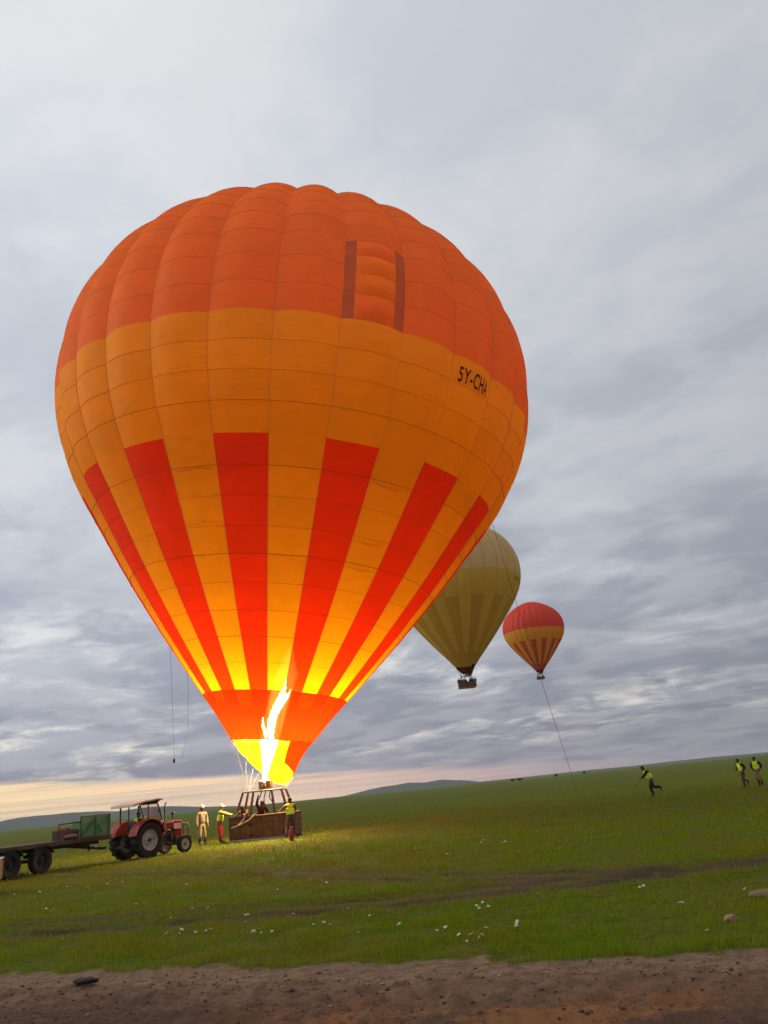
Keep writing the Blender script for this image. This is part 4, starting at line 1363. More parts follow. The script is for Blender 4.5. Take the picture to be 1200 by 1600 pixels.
person('man in lime vest seen from behind leaning on the basket', (-5.72, 39.55, gz(-5.72, 39.55)), R_(12),
       dict(chest=(0, .05, 1.30), neck=(.01, .09, 1.47), head=(.01, .13, 1.61), sl=(-.20, .07, 1.41), sr=(.20, .07, 1.41), el=(-.40, .22, 1.22), wl=(-.56, .42, 1.18),
            er=(.24, .26, 1.18), wr=(.16, .46, 1.12), kl=(-.17, .10, .5), al=(-.24, -.16, .09), kr=(.08, .14, .5), ar=(.05, .04, .09), hl=(-.1, 0, .92)),
       shirt=C_ORANGE, trousers=C_BROWN, vest=True, sleeves='short', scale=1.0, skin=SKIN)
# crew inside the basket
person('dark pilot crouching under the burner inside the basket', (-7.42, 41.25, 0.14), R_(-150),
           dict(pelvis=(0, 0, .90), waist=(0, .05, 1.02), chest=(0, .14, 1.2), neck=(0, .22, 1.36), head=(0, .30, 1.49), sl=(-.18, .18, 1.31), sr=(.18, .18, 1.31), el=(-.3, .2, 1.1), wl=(-.25, .4, 1.0),
                er=(.26, .26, 1.5), wr=(.2, .28, 1.75)), shirt=C_MAROON, trousers=C_DARK, scale=1.0)
person('crew member in rust shirt bending over the basket rim', (-8.05, 41.0, 0.14), R_(160),
       dict(pelvis=(0, 0, .90), waist=(0, .08, 1.00), chest=(0, .2, 1.16), neck=(0, .3, 1.28), head=(0, .38, 1.38), sl=(-.18, .26, 1.25), sr=(.18, .26, 1.25), el=(-.26, .42, 1.12), wl=(-.22, .52, 1.10),
            er=(.26, .42, 1.12), wr=(.22, .5, 1.1)), shirt=C_ORANGE, trousers=C_BROWN, scale=0.98, sleeves='short')
# runners on the right
RUN1 = dict(pelvis=(0, 0, .92), waist=(0, .06, 1.05), chest=(0, .17, 1.22), neck=(0, .28, 1.37), head=(0, .36, 1.49), sl=(-.18, .24, 1.33), sr=(.18, .24, 1.33), el=(-.24, .42, 1.12), wl=(-.2, .62, .98),
            er=(.25, -.02, 1.18), wr=(.24, -.10, .96), hl=(-.09, 0, .88), kl=(-.1, .16, .47), al=(-.1, .04, .09), hr=(.09, 0, .88), kr=(.1, -.10, .48), ar=(.1, -.52, .46), fr=(0, .15, -1))
RUN2 = dict(pelvis=(0, 0, .94), waist=(0, .04, 1.08), chest=(0, .10, 1.27), neck=(0, .15, 1.44), head=(0, .19, 1.58), sl=(-.19, .12, 1.39), sr=(.19, .12, 1.39), el=(-.28, -.02, 1.14), wl=(-.24, .2, 1.0),
            er=(.28, .06, 1.12), wr=(.22, .28, 1.06), hl=(-.09, 0, .9), kl=(-.1, .2, .5), al=(-.1, .14, .1), hr=(.09, 0, .9), kr=(.1, -.02, .48), ar=(.1, -.38, .34), fr=(0, .3, -1))
RUN3 = dict(pelvis=(0, 0, .95), waist=(0, .03, 1.09), chest=(0, .07, 1.28), neck=(0, .10, 1.46), head=(0, .13, 1.60), sl=(-.19, .08, 1.41), sr=(.19, .08, 1.41), el=(-.3, -.06, 1.17), wl=(-.24, .12, 1.02),
            er=(.32, -.1, 1.18), wr=(.28, -.18, 1.0), hl=(-.09, 0, .91), kl=(-.1, .05, .5), al=(-.1, -.12, .10), hr=(.09, 0, .91), kr=(.1, .10, .5), ar=(.1, -.2, .2), fr=(0, .6, -.8))
person('runner in lime vest and black clothes sprinting alone towards the balloon', (13.15, 46.87, gz(13.15, 46.87)), R_(98), RUN1, shirt=C_BLACK, trousers=C_DARK, vest=True, group='crew running on the plain', skin=SKIN)
person('jogging man in lime vest, nearer the lone runner of the far pair', (17.7, 45.6, gz(17.7, 45.6)), R_(112), RUN2, scale=0.87, shirt=C_BLACK, trousers=C_BROWN, tall_boots=True, vest=True, group='crew running on the plain')
person('jogging man in lime vest at the right edge of the photo', (18.45, 45.5, gz(18.45, 45.5)), R_(140), RUN3, scale=0.87, shirt=C_BLACK, trousers=C_TAN, tall_boots=True, vest=True, group='crew running on the plain')
stick = MB().sweep([(12.65, 46.85, 1.02), (12.35, 46.8, .72), (12.0, 46.78, .38)], 0.013, 6).build('walking_stick', m_leather)
tag(stick, 'dark stick held low by the lone sprinting runner', 'stick')

# passengers in the flying baskets, only heads and shoulders show
k2 = 0
seat_lbl = ['passenger at the left end of the gold balloon basket', 'second passenger from the left in the gold balloon basket', 'third passenger from the left in the gold balloon basket',
            'passenger in the middle of the gold balloon basket', 'third passenger from the right in the gold balloon basket', 'second passenger from the right in the gold balloon basket',
            'passenger at the right end of the gold balloon basket']
for i, (ox, oy) in enumerate([(-1.6, -.4), (-1.15, .1), (-.75, -.45), (-.1, .35), (.62, -.4), (1.1, .1), (1.55, -.4)]):
    a_ = R_(7)
    person(seat_lbl[i], (12.45 + ox * math.cos(a_) - oy * math.sin(a_), 154.6 + ox * math.sin(a_) + oy * math.cos(a_), 18.74), R_(180 + 25 * math.sin(i * 2.1)), None,
           shirt=[C_BLACK, C_DARK, C_GREYTAN, C_MAROON][i % 4], trousers=C_DARK, lod=1, group='passengers in the gold balloon basket')
for i, (ox, oy) in enumerate([(-1.1, -.35), (0.9, -.3)]):
    person(['passenger at the left of the farthest balloon basket', 'passenger at the right of the farthest balloon basket'][i], (58.7 + ox, 343.0 + oy, 40.04), R_(180), None,
           shirt=C_BLACK, trousers=C_DARK, lod=1, group='passengers in the farthest balloon basket')

# pale rope hanging over the basket rim, red extinguisher on the grass
rp = MB()
rp.sweep([(-7.95, 40.9, 1.06), (-8.0, 40.63, 1.19), (-8.15, 40.56, 0.95), (-8.40, 40.55, 0.74), (-8.70, 40.56, 0.66)], 0.032, 6)
rp.sweep([(-7.50, 40.85, 1.08), (-7.55, 40.60, 1.19), (-7.85, 40.50, 0.94), (-8.25, 40.50, 0.79), (-8.45, 40.52, 0.72)], 0.03, 6)
tag(auto_smooth(rp.build('handling_rope', m_rope), 60), 'pale doubled rope hanging over the basket rim', 'rope')
ex = empty('fire_extinguisher', (-5.30, 36.6, gz(-5.3, 36.6)))
tag(ex, 'red fire extinguisher on the grass behind the vest man', 'extinguisher')
m_exred = paint('extinguisher_red', (0.33, 0.018, 0.018), 0.35, wear=0.2)
auto_smooth(MB().lathe([(0.085, 0.0), (0.095, 0.03), (0.095, 0.38), (0.08, 0.43), (0.035, 0.47), (0.03, 0.5)], 18).build('cylinder_body', m_exred, ex))
MB().box((0.02, 0, 0.54), (0.12, 0.03, 0.04), bev=0.008).box((0, 0, 0.51), (0.05, 0.05, 0.04)).build('valve_handle', m_skid, ex)
MB().sweep([(0.03, 0, 0.51), (0.12, 0, 0.46), (0.12, 0.02, 0.25), (0.11, 0.02, 0.1)], 0.013, 6).build('hose', C_BOOT, ex, smooth=True)

# ------------------------------------------------------------------ tractor
m_tred = paint('tractor_red', (0.31, 0.014, 0.011), 0.5, wear=0.5, scale=3, spec=0.22, dirt=(0.10, 0.05, 0.03))
m_tyre = paint('tyre_rubber', (0.014, 0.012, 0.011), 0.85, wear=0.5, scale=5, dirt=(0.06, 0.04, 0.028))
m_rimm = paint('rim_silver', (0.46, 0.43, 0.41), 0.45, wear=0.5, scale=5)
m_iron = paint('black_iron', (0.018, 0.015, 0.015), 0.55, wear=0.4, dirt=(0.06, 0.035, 0.022))
m_roof = paint('canopy_cream', (0.62, 0.52, 0.40), 0.6, wear=0.55, scale=2.2, dirt=(0.22, 0.15, 0.09))
m_pale = paint('grille_pale', (0.62, 0.56, 0.52), 0.5, wear=0.3)
m_gframe = paint('gate_frame_green', (0.018, 0.075, 0.030), 0.6, wear=0.4)
m_gpaint = paint('trailer_green', (0.060, 0.205, 0.075), 0.5, wear=0.4, scale=3, dirt=(0.07, 0.06, 0.03))
m_deck = paint('deck_plank', (0.17, 0.125, 0.095), 0.85, wear=0.5, scale=4)
m_glass, gn = new_mat('windscreen_glass')
gs = gn.node('ShaderNodeMixShader', {0: 0.10, 1: gn.node('ShaderNodeBsdfTransparent', {'Color': (0.86, 0.88, 0.88, 1)}).outputs[0], 2: gn.node('ShaderNodeBsdfGlossy', {'Roughness': 0.08}).outputs[0]})
gn.node('ShaderNodeOutputMaterial', {'Surface': gs.outputs[0]})
m_lamp = paint('lamp_glass', (0.6, 0.5, 0.42), 0.15, wear=0.1)


def wheel(parent, c, r, w, lugs=0, rimf=0.58, rim_mat=None, side=1, name='wheel'):
    wl = empty(name, c, 0, parent)
    ty = MB()
    ri = r * rimf
    ty.lathe([(ri, -w * .42), (r * .80, -w * .5), (r * .94, -w * .47), (r * .975, -w * .3), (r * .985, 0), (r * .975, w * .3), (r * .94, w * .47), (r * .80, w * .5), (ri, w * .42), (ri, -w * .42)], 36, 'Y', cap=False)
    for k in range(lugs):
        for s in (-1, 1):
            a = 2 * math.pi * (k + (0.5 if s > 0 else 0)) / lugs
            rot = Matrix.Rotation(-a, 3, 'Y') @ Matrix.Rotation(s * 0.62, 3, 'X')
            d = Vector((math.cos(a), 0, math.sin(a)))
            rot = Matrix(((d.x, 0, -d.z), (0, 1, 0), (d.z, 0, d.x))) @ Matrix.Rotation(s * 0.7, 3, 'X')
            ty.box(d * r * .985 + Vector((0, s * w * .24, 0)), (r * .06, w * .56, r * .055), rot)
    auto_smooth(ty.build('tyre', m_tyre, wl), 30)
    rm = MB()
    rm.lathe([(ri * 1.0, -w * .40), (ri * 1.04, -w * .40), (ri * .93, -w * .30), (ri * .90, -w * .12), (ri * .55, -w * .10), (ri * .48, -w * .24), (ri * .3, -w * .26), (ri * .28, -w * .34), (0.01, -w * .34)], 28, 'Y', cap=False)
    rm.lathe([(ri * 1.04, w * .40), (ri * .92, w * .2), (ri * .5, w * .1), (0.01, w * .1)], 28, 'Y', cap=False)
    auto_smooth(rm.build('rim', rim_mat or m_rimm, wl), 30)
    hb = MB()
    hb.lathe([(ri * .22, -w * .3), (ri * .2, -w * .42), (ri * .02, -w * .44)], 16, 'Y')
    for k in range(6):
        a = k * math.pi / 3
        hb.lathe([(0.016, -w * .24), (0.016, -w * .32), (0.004, -w * .32)], 6, 'Y', c=(ri * .40 * math.cos(a), 0, ri * .40 * math.sin(a)))
    hb.build('hub', m_iron, wl)
    return wl


def tractor():
    hd = R_(58)
    f = Vector((math.cos(hd), math.sin(hd), 0)); l = Vector((-f.y, f.x, 0))
    loc = Vector((-10.80, 34.45, 0)) + l * 0.66       # middle of the rear axle
    t = empty('tractor', (loc.x, loc.y, gz(loc.x, loc.y)), hd)
    tag(t, 'old red farm tractor with pale canopy parked left of the basket', 'tractor')
    RR, FR, WB = 0.69, 0.36, 2.02
    for s in (-1, 1):
        w = wheel(t, (0, s * .66, RR), RR, .40, 16)
        if s > 0: w.rotation_euler = (0, 0, math.pi)
        w = wheel(t, (WB, s * .60, FR), FR, .20, 0, .62)
        if s > 0: w.rotation_euler = (0, 0, math.pi)
    # fenders
    for s in (-1, 1):
        fd = MB()
        n = 12
        for k in range(n):
            a0 = R_(15 + 150 * k / n); a1 = R_(15 + 150 * (k + 1) / n)
            r0, r1 = RR + .07, RR + .10
            y0, y1 = s * .42, s * .90
            pts = []
            for a in (a0, a1):
                for r in (r0, r1):
                    for y in (y0, y1):
                        pts.append((r * math.cos(a), y, RR + r * math.sin(a)))
            fd.add(pts, [(0, 1, 3, 2), (4, 6, 7, 5), (0, 4, 5, 1), (2, 3, 7, 6), (0, 2, 6, 4), (1, 5, 7, 3)])
        pr = [(r_ * math.cos(R_(a_)), RR + r_ * math.sin(R_(a_))) for r_, a_ in [(RR + .085, 15 + 10 * k) for k in range(16)]]
        fd.prism(pr + [(-.45, .95), (.45, .95)], s * .40, s * .425)
        auto_smooth(fd.build('fender', m_tred, t), 30)
        auto_smooth(MB().lathe([(0.05, 0), (0.055, .02), (0.045, .06), (0.01, .065)], 12, 'X', c=(-.60, s * .78, 1.18)).build('tail_lamp', m_lamp, t))
        auto_smooth(MB().lathe([(0.05, 0), (0.06, .03), (0.05, .08), (0.01, .085)], 12, 'X', c=(.58, s * .80, 1.33)).build('work_lamp', m_lamp, t))
    # chassis, gearbox, engine
    MB().box((.55, 0, .62), (1.7, .46, .36), bev=.04).box((1.45, 0, .72), (1.0, .40, .44), bev=.04).box((-.05, 0, .66), (.5, .62, .42), bev=.05).build('chassis', m_iron, t)
    eng = MB()
    eng.box((1.35, -.23, .86), (.55, .08, .22), bev=.02).box((1.05, -.25, .70), (.22, .12, .28), bev=.03).lathe([(.07, 0), (.07, .22), (.02, .22)], 12, c=(1.58, -.27, .62))
    eng.sweep([(1.0, -.24, .95), (1.2, -.30, .9), (1.45, -.28, .98), (1.62, -.26, .9)], .02, 6)
    eng.build('engine', m_iron, t)
    auto_smooth(MB().lathe([(.055, 0), (.055, .10), (.01, .10)], 12, c=(1.18, -.30, .84)).build('oil_filter', m_pale, t))
    # hood
    hd_ = MB()
    hd_.prism([(.78, 1.0), (.78, 1.36), (1.4, 1.35), (2.18, 1.30), (2.22, 1.27), (2.22, 1.0)], -.27, .27)
    hoodo = hd_.build('hood', m_tred, t)
    bv = hoodo.modifiers.new('bevel', 'BEVEL'); bv.width = .035; bv.segments = 3
    MB().box((2.02, 0, .84), (.44, .50, .34), bev=.03).build('nose', m_tred, t)
    MB().box((1.95, -.277, 1.09), (.40, .012, .22)).build('grille_panel', m_pale, t)
    MB().box((1.95, .277, 1.09), (.40, .012, .22)).build('grille_panel', m_pale, t)
    for k in range(7):
        MB().box((2.226, 0, .78 + .07 * k), (.014, .44, .04)).build('grille_slat', m_iron, t)
    MB().box((1.3, -.276, 1.27), (.9, .008, .05)).build('hood_stripe', m_pale, t)
    for s in (-1, 1):
        auto_smooth(MB().lathe([(.065, 0), (.07, .03), (.01, .05)], 12, 'X', c=(2.222, s * .17, 1.18)).build('headlight', m_lamp, t))
    # front axle
    MB().box((WB, 0, .38), (.12, 1.0, .10), bev=.02).box((WB, 0, .52), (.2, .2, .25), bev=.02).sweep([(WB, -.5, .38), (WB, -.52, .55)], .04, 6).sweep([(WB, .5, .38), (WB, .52, .55)], .04, 6).build('front_axle', m_iron, t)
    MB().sweep([(0, -.6, RR), (0, .6, RR)], .10, 10).build('rear_axle', m_iron, t)
    # bull bar
    g = MB()
    for s in (-1, 1):
        g.sweep([(2.2, s * .3, .62), (2.52, s * .3, .62), (2.55, s * .3, 1.05), (2.45, s * .3, 1.17), (2.2, s * .29, 1.17)], .022, 6)
    for z in (.66, .88, 1.1):
        g.sweep([(2.54, -.3, z), (2.54, .3, z)], .02, 6)
    g.sweep([(2.54, 0, .62), (2.54, 0, 1.1)], .02, 6)
    g.box((2.60, 0, .60), (.16, .7, .06))
    g.build('bull_bar', m_iron, t)
    # exhaust and air intake
    auto_smooth(MB().sweep([(1.22, -.30, 1.0), (1.22, -.30, 1.4)], .045, 10).sweep([(1.22, -.30, 1.4), (1.22, -.30, 1.85), (1.24, -.30, 1.97), (1.31, -.30, 2.06)], .026, 10).build('exhaust_pipe', m_iron, t))
    auto_smooth(MB().sweep([(1.86, -.08, 1.28), (1.86, -.08, 1.56)], .03, 8).lathe([(.03, 1.54), (.075, 1.56), (.08, 1.63), (.05, 1.67), (.01, 1.675)], 14, c=(1.86, -.08, 0)).build('air_intake', m_iron, t))
    # platform, seat, wheel
    MB().box((.55, 0, .80), (.75, .80, .04)).box((.72, -.55, .55), (.35, .25, .03)).box((.72, .55, .55), (.35, .25, .03)).build('footplate', m_iron, t)
    MB().box((.78, 0, 1.12), (.12, .56, .56), bev=.03).build('dashboard', m_tred, t)
    MB().box((0.0, 0, 1.02), (.42, .44, .10), bev=.04).box((-.2, 0, 1.24), (.08, .42, .40), bev=.03).box((0, 0, .9), (.2, .2, .2)).build('seat', m_iron, t)
    sw = MB(); c0 = Vector((.50, 0, 1.40))
    tl = Matrix.Rotation(R_(-35), 3, 'Y')
    ring = [c0 + tl @ Vector((.19 * math.cos(a), .19 * math.sin(a), 0)) for a in np.linspace(0, 2 * math.pi, 21)]
    sw.sweep(ring, .014, 6, cap=False)
    for a in (0, 2.1, 4.2): sw.sweep([c0, c0 + tl @ Vector((.19 * math.cos(a), .19 * math.sin(a), 0))], .01, 5)
    sw.sweep([c0, (.72, 0, 1.1)], .02, 6)
    sw.build('steering_wheel', m_iron, t)
    # cab posts, windscreen and canopy
    for s in (-1, 1):
        MB().sweep([(-.36, s * .55, 1.25), (-.36, s * .55, 2.02)], .035, 8).build('cab_post', m_iron, t)
        MB().sweep([(.10, s * .60, 1.40), (.10, s * .60, 2.08)], .028, 8).build('cab_post', m_iron, t)
        MB().sweep([(.98, s * .55, 1.0), (.92, s * .55, 1.35), (.60, s * .55, 2.14)], .034, 8).build('cab_post', m_iron, t)
    MB().sweep([(.92, -.55, 1.37), (.92, .55, 1.37)], .03, 8).sweep([(.62, -.55, 2.08), (.62, .55, 2.08)], .035, 8).build('windscreen_frame', m_iron, t)
    MB().add([(.925, -.53, 1.37), (.925, .53, 1.37), (.625, .53, 2.08), (.625, -.53, 2.08), (.932, -.53, 1.37), (.932, .53, 1.37), (.632, .53, 2.08), (.632, -.53, 2.08)],
             [(0, 1, 2, 3), (7, 6, 5, 4), (0, 4, 5, 1), (1, 5, 6, 2), (2, 6, 7, 3), (3, 7, 4, 0)]).build('windscreen', m_glass, t)
    rf = MB()
    rf.prism([(-.74, 1.99), (-.72, 2.10), (-.2, 2.19), (.5, 2.25), (.78, 2.23), (.80, 2.17), (.5, 2.19), (-.2, 2.12)], -.72, .72)
    ro = rf.build('canopy', m_roof, t)
    bv = ro.modifiers.new('bevel', 'BEVEL'); bv.width = .02; bv.segments = 2
    MB().box((.48, 0, 2.135), (.5, 1.1, .06), Matrix.Rotation(R_(-4), 3, 'Y')).build('canopy_frame', m_iron, t)
    MB().sweep([(.62, -.55, 1.78), (.60, -.66, 1.78)], .012, 6).ball((.60, -.70, 1.76), (.03, .07, .09), 10, 7).build('mirror', m_iron, t)
    MB().box((-.55, 0, .52), (.5, .12, .08), bev=.01).box((-.78, 0, .50), (.12, .5, .06), bev=.01).build('drawbar_hitch', m_iron, t)
    return t


tractor()
tr_h = R_(58)
drv = Vector((-10.80, 34.45, 0)) + Vector((-math.sin(tr_h), math.cos(tr_h), 0)) * 0.66
person('tractor driver in lime vest sitting under the canopy', (drv.x, drv.y, 0.14), tr_h - math.pi / 2,
       dict(pelvis=(0, .02, 1.0), waist=(0, .02, 1.12), chest=(0, .06, 1.3), neck=(0, .09, 1.47), head=(0, .12, 1.61), sl=(-.19, .08, 1.41), sr=(.19, .08, 1.41), el=(-.26, .22, 1.2), wl=(-.14, .44, 1.28),
            er=(.26, .22, 1.2), wr=(.14, .44, 1.28), hl=(-.1, .05, .98), kl=(-.16, .46, .98), al=(-.16, .52, .58), hr=(.1, .05, .98), kr=(.16, .46, .98), ar=(.16, .52, .58)),
       shirt=C_BLACK, trousers=C_DARK, vest=True, scale=0.94)


# ------------------------------------------------------------------ trailer behind the tractor
def trailer():
    hd = R_(67)
    f = Vector((math.cos(hd), math.sin(hd), 0)); l = Vector((-f.y, f.x, 0))
    loc = Vector((-13.23, 30.13, 0)) + l * 0.92
    t = empty('flat_trailer', (loc.x, loc.y, gz(loc.x, loc.y)), hd)
    tag(t, 'long flat trailer with green side gates hitched behind the tractor', 'trailer')
    x0, x1, hw = -4.6, 3.35, 1.0
    n = 9
    for k in range(n):
        wd = 2 * hw / n
        MB().box(((x0 + x1) / 2, -hw + wd * (k + .5), 1.0 + .004 * (k % 2)), (x1 - x0, wd - .012, .045), bev=.006).build('deck_plank', m_deck, t)
    fr = MB()
    for s in (-1, 1):
        fr.box(((x0 + x1) / 2, s * (hw + .02), .955), (x1 - x0, .05, .15), bev=.008)
        fr.box(((x0 + x1) / 2, s * .42, .85), (x1 - x0 - .1, .09, .2), bev=.008)
    for k in range(7):
        fr.box((x0 + .3 + k * (x1 - x0 - .6) / 6, 0, .93), (.07, 2 * hw - .05, .09))
    fr.build('chassis', m_iron, t)
    MB().sweep([(2.2, -.42, .80), (3.9, 0, .55)], .05, 8).sweep([(2.2, .42, .80), (3.9, 0, .55)], .05, 8).box((4.0, 0, .54), (.3, .12, .09)).sweep([(2.95, -.3, .75), (2.95, -.3, .52)], .03, 6).build('drawbar', m_iron, t)
    for ax_ in (0.0, -1.35):
        for s in (-1, 1):
            w = wheel(t, (ax_, s * .92, .46), .46, .26, 0, .55, m_iron)
            if s > 0: w.rotation_euler = (0, 0, math.pi)
            fd = MB()
            for k in range(6):
                a0, a1 = R_(28 + 124 * k / 6), R_(28 + 124 * (k + 1) / 6)
                r0, r1 = .545, .565
                pts = [(ax_ + r * math.cos(a), s * y, min(.42 + r * math.sin(a), .955)) for a in (a0, a1) for r in (r0, r1) for y in (.76, 1.085)]
                fd.add(pts, [(0, 1, 3, 2), (4, 6, 7, 5), (0, 4, 5, 1), (2, 3, 7, 6), (0, 2, 6, 4), (1, 5, 7, 3)])
            fd.build('mudguard', m_iron, t)
        MB().sweep([(ax_, -.8, .46), (ax_, .8, .46)], .06, 8).box((ax_, -.42, .62), (.5, .08, .12)).box((ax_, .42, .62), (.5, .08, .12)).build('axle', m_iron, t)
    # green gates at the front end
    def gate(x_a, x_b, y, z0, z1, nm):
        g = empty(nm, (0, 0, 0), 0, t)
        w = x_b - x_a
        for k in range(4):
            hh = (z1 - z0 - .10) / 4
            MB().box(((x_a + x_b) / 2, y, z0 + .05 + hh * (k + .5)), (w - .05, .02, hh - .012), bev=.004).build('board', m_gpaint, g)
        fm = MB()
        fm.box(((x_a + x_b) / 2, y - .005, z0 + .02), (w, .05, .05)).box(((x_a + x_b) / 2, y - .005, z1 - .02), (w, .05, .05))
        for x in (x_a + .025, x_b - .025, (x_a + x_b) / 2):
            fm.box((x, y - .006, (z0 + z1) / 2), (.05, .052, z1 - z0 - .09))
        fm.sweep([(x_a + .06, y - .03, z0 + .08), ((x_a + x_b) / 2 - .05, y - .03, z1 - .15)], .018, 6)
        fm.sweep([((x_a + x_b) / 2 + .35, y - .03, z0 + .1), ((x_a + x_b) / 2 + .12, y - .03, z1 - .35)], .018, 6)
        fm.build('frame', m_gframe, g)
        return g
    gate(1.80, 3.32, -hw + .02, 1.03, 1.80, 'side_gate')
    for k in range(4):
        MB().box((3.31, 0, 1.12 + .15 * k), (.025, 2 * hw - .14, .138), bev=.004).build('headboard', m_gpaint, t)
    # open rail frame
    rl = MB()
    rl.sweep([(.75, -hw + .03, 1.02), (.75, -hw + .03, 1.58), (1.79, -hw + .03, 1.61)], .024, 6).sweep([(.75, -hw + .03, 1.26), (1.79, -hw + .03, 1.28)], .018, 6)
    rl.build('rail', m_iron, t)
    return t, loc, f, l


trl, t_loc, t_f, t_l = trailer()
m_crate = paint('rust_brown_load', (0.115, 0.045, 0.032), 0.85, wear=0.4)
m_sack = cloth('grey_sacking', (0.22, 0.17, 0.14), 0.8)
cr_p = t_loc + t_f * 1.70 - t_l * 0.35
cr = empty('load_crate', (cr_p.x, cr_p.y, gz(t_loc.x, t_loc.y) + 1.03), R_(70))
tag(cr, 'rusty brown crate of gear on the trailer deck', 'crate')
for k in range(3):
    MB().box((0, -.28, .06 + .11 * k), (.75, .03, .10), bev=.006).build('slat', m_crate, cr)
    MB().box((0, .28, .06 + .11 * k), (.75, .03, .10), bev=.006).build('slat', m_crate, cr)
MB().box((-.36, 0, .17), (.03, .52, .34)).box((.36, 0, .17), (.03, .52, .34)).box((0, 0, .02), (.7, .52, .03)).build('frame', m_crate, cr)
ld = MB()
for (a, b, c, r) in ((-.2, 0, .3, .16), (.12, .05, .33, .14), (.25, -.1, .28, .12)):
    ld.ball((a, b, c), (r * 1.2, r, r * .7), 10, 7)
ld.build('bundled_gear', m_crate, cr, smooth=True)
sk_p = t_loc + t_f * 1.55 - t_l * 0.80
sk = MB().ball((0, 0, .11), (.34, .17, .09), 14, 8).ball((.25, .04, .08), (.2, .13, .08), 12, 7)
sko = sk.build('canvas_sack', m_sack, None, (sk_p.x, sk_p.y, gz(t_loc.x, t_loc.y) + 1.02), smooth=True)
sko.rotation_euler = (0, 0, R_(70))
tag(sko, 'grey brown canvas bundle lying at the foot of the green gate', 'bundle')


m_cart = paint('cart_maroon', (0.16, 0.012, 0.012), 0.6, wear=0.5, scale=3, spec=0.25)


# small red cart cut off by the photo edge
def cart():
    hd = R_(20)
    t = empty('red_cart', (-12.34, 22.92, gz(-12.34, 22.92)), hd)
    tag(t, 'small dark red cart cut off by the left photo edge', 'cart')
    MB().box((0, -.62, .62), (2.2, .04, .52), bev=.01).box((0, .62, .62), (2.2, .04, .52), bev=.01).box((-1.08, 0, .62), (.04, 1.2, .52)).box((1.08, 0, .62), (.04, 1.2, .52)).box((0, 0, .38), (2.1, 1.2, .04)).build('cart_box', m_cart, t)
    rm = MB()
    cs = [(-1.1, -.64), (1.1, -.64), (1.1, .64), (-1.1, .64)]
    for a, b in zip(cs, cs[1:] + cs[:1]): rm.sweep([(*a, .89), (*b, .89)], .022, 6)
    rm.build('rim_rail', m_pale, t)
    for x in (.82, -.82):
        for s in (-1, 1):
            w = wheel(t, (x, s * .58, .2), .2, .12, 0, .55)
            if s > 0: w.rotation_euler = (0, 0, math.pi)
    MB().box((.82, 0, .24), (.08, 1.1, .06)).box((-.82, 0, .24), (.08, 1.1, .06)).box((.82, 0, .32), (.3, .5, .08)).build('axle', m_iron, t)
    return t


cart()

# ------------------------------------------------------------------ small things on the ground
m_petal, pn = new_mat('white_petal')
pn.node('ShaderNodeOutputMaterial', {'Surface': pn.node('ShaderNodeMixShader', {0: 0.35, 1: pn.node('ShaderNodeBsdfDiffuse', {'Color': (0.80, 0.79, 0.72, 1)}).outputs[0],
                                                                              2: pn.node('ShaderNodeBsdfTranslucent', {'Color': (0.8, 0.8, 0.7, 1)}).outputs[0]}).outputs[0]})
m_stem = paint('flower_stem', (0.05, 0.09, 0.015), 0.8, wear=0.0)
m_eye = paint('flower_heart', (0.45, 0.30, 0.02), 0.8, wear=0.0)


def flower_meshes(seed):
    r = np.random.default_rng(seed)
    heads = [(0, 0, r.uniform(.07, .11))]
    pb, sb, hb = MB(), MB(), MB()
    for (x, y, z) in heads:
        tilt = Matrix.Rotation(r.uniform(-.6, .9), 4, 'X') @ Matrix.Rotation(r.uniform(-.5, .5), 4, 'Y')
        pb.M = Matrix.Translation((x, y, z)) @ tilt
        n = 6
        for k in range(n):
            a = 2 * math.pi * k / n + r.uniform(-.2, .2); L_ = r.uniform(.024, .034); w = .013
            d = Vector((math.cos(a), math.sin(a), 0)); s = Vector((-d.y, d.x, 0))
            pb.add([d * .004, d * L_ * .55 + s * w + Vector((0, 0, .008)), d * L_ + Vector((0, 0, r.uniform(-.004, .012))), d * L_ * .55 - s * w + Vector((0, 0, .008))], [(0, 1, 2, 3)])
        hb.M = pb.M
        hb.ball((0, 0, .003), (.006, .006, .004), 6, 4)
        sb.sweep([(x * .5, y * .5, -.01), (x * .8, y * .8, z * .6), (x, y, z)], [.0035, .003, .002], 4)
    return pb.mesh('petals'), sb.mesh('stem'), hb.mesh('flower_heart')


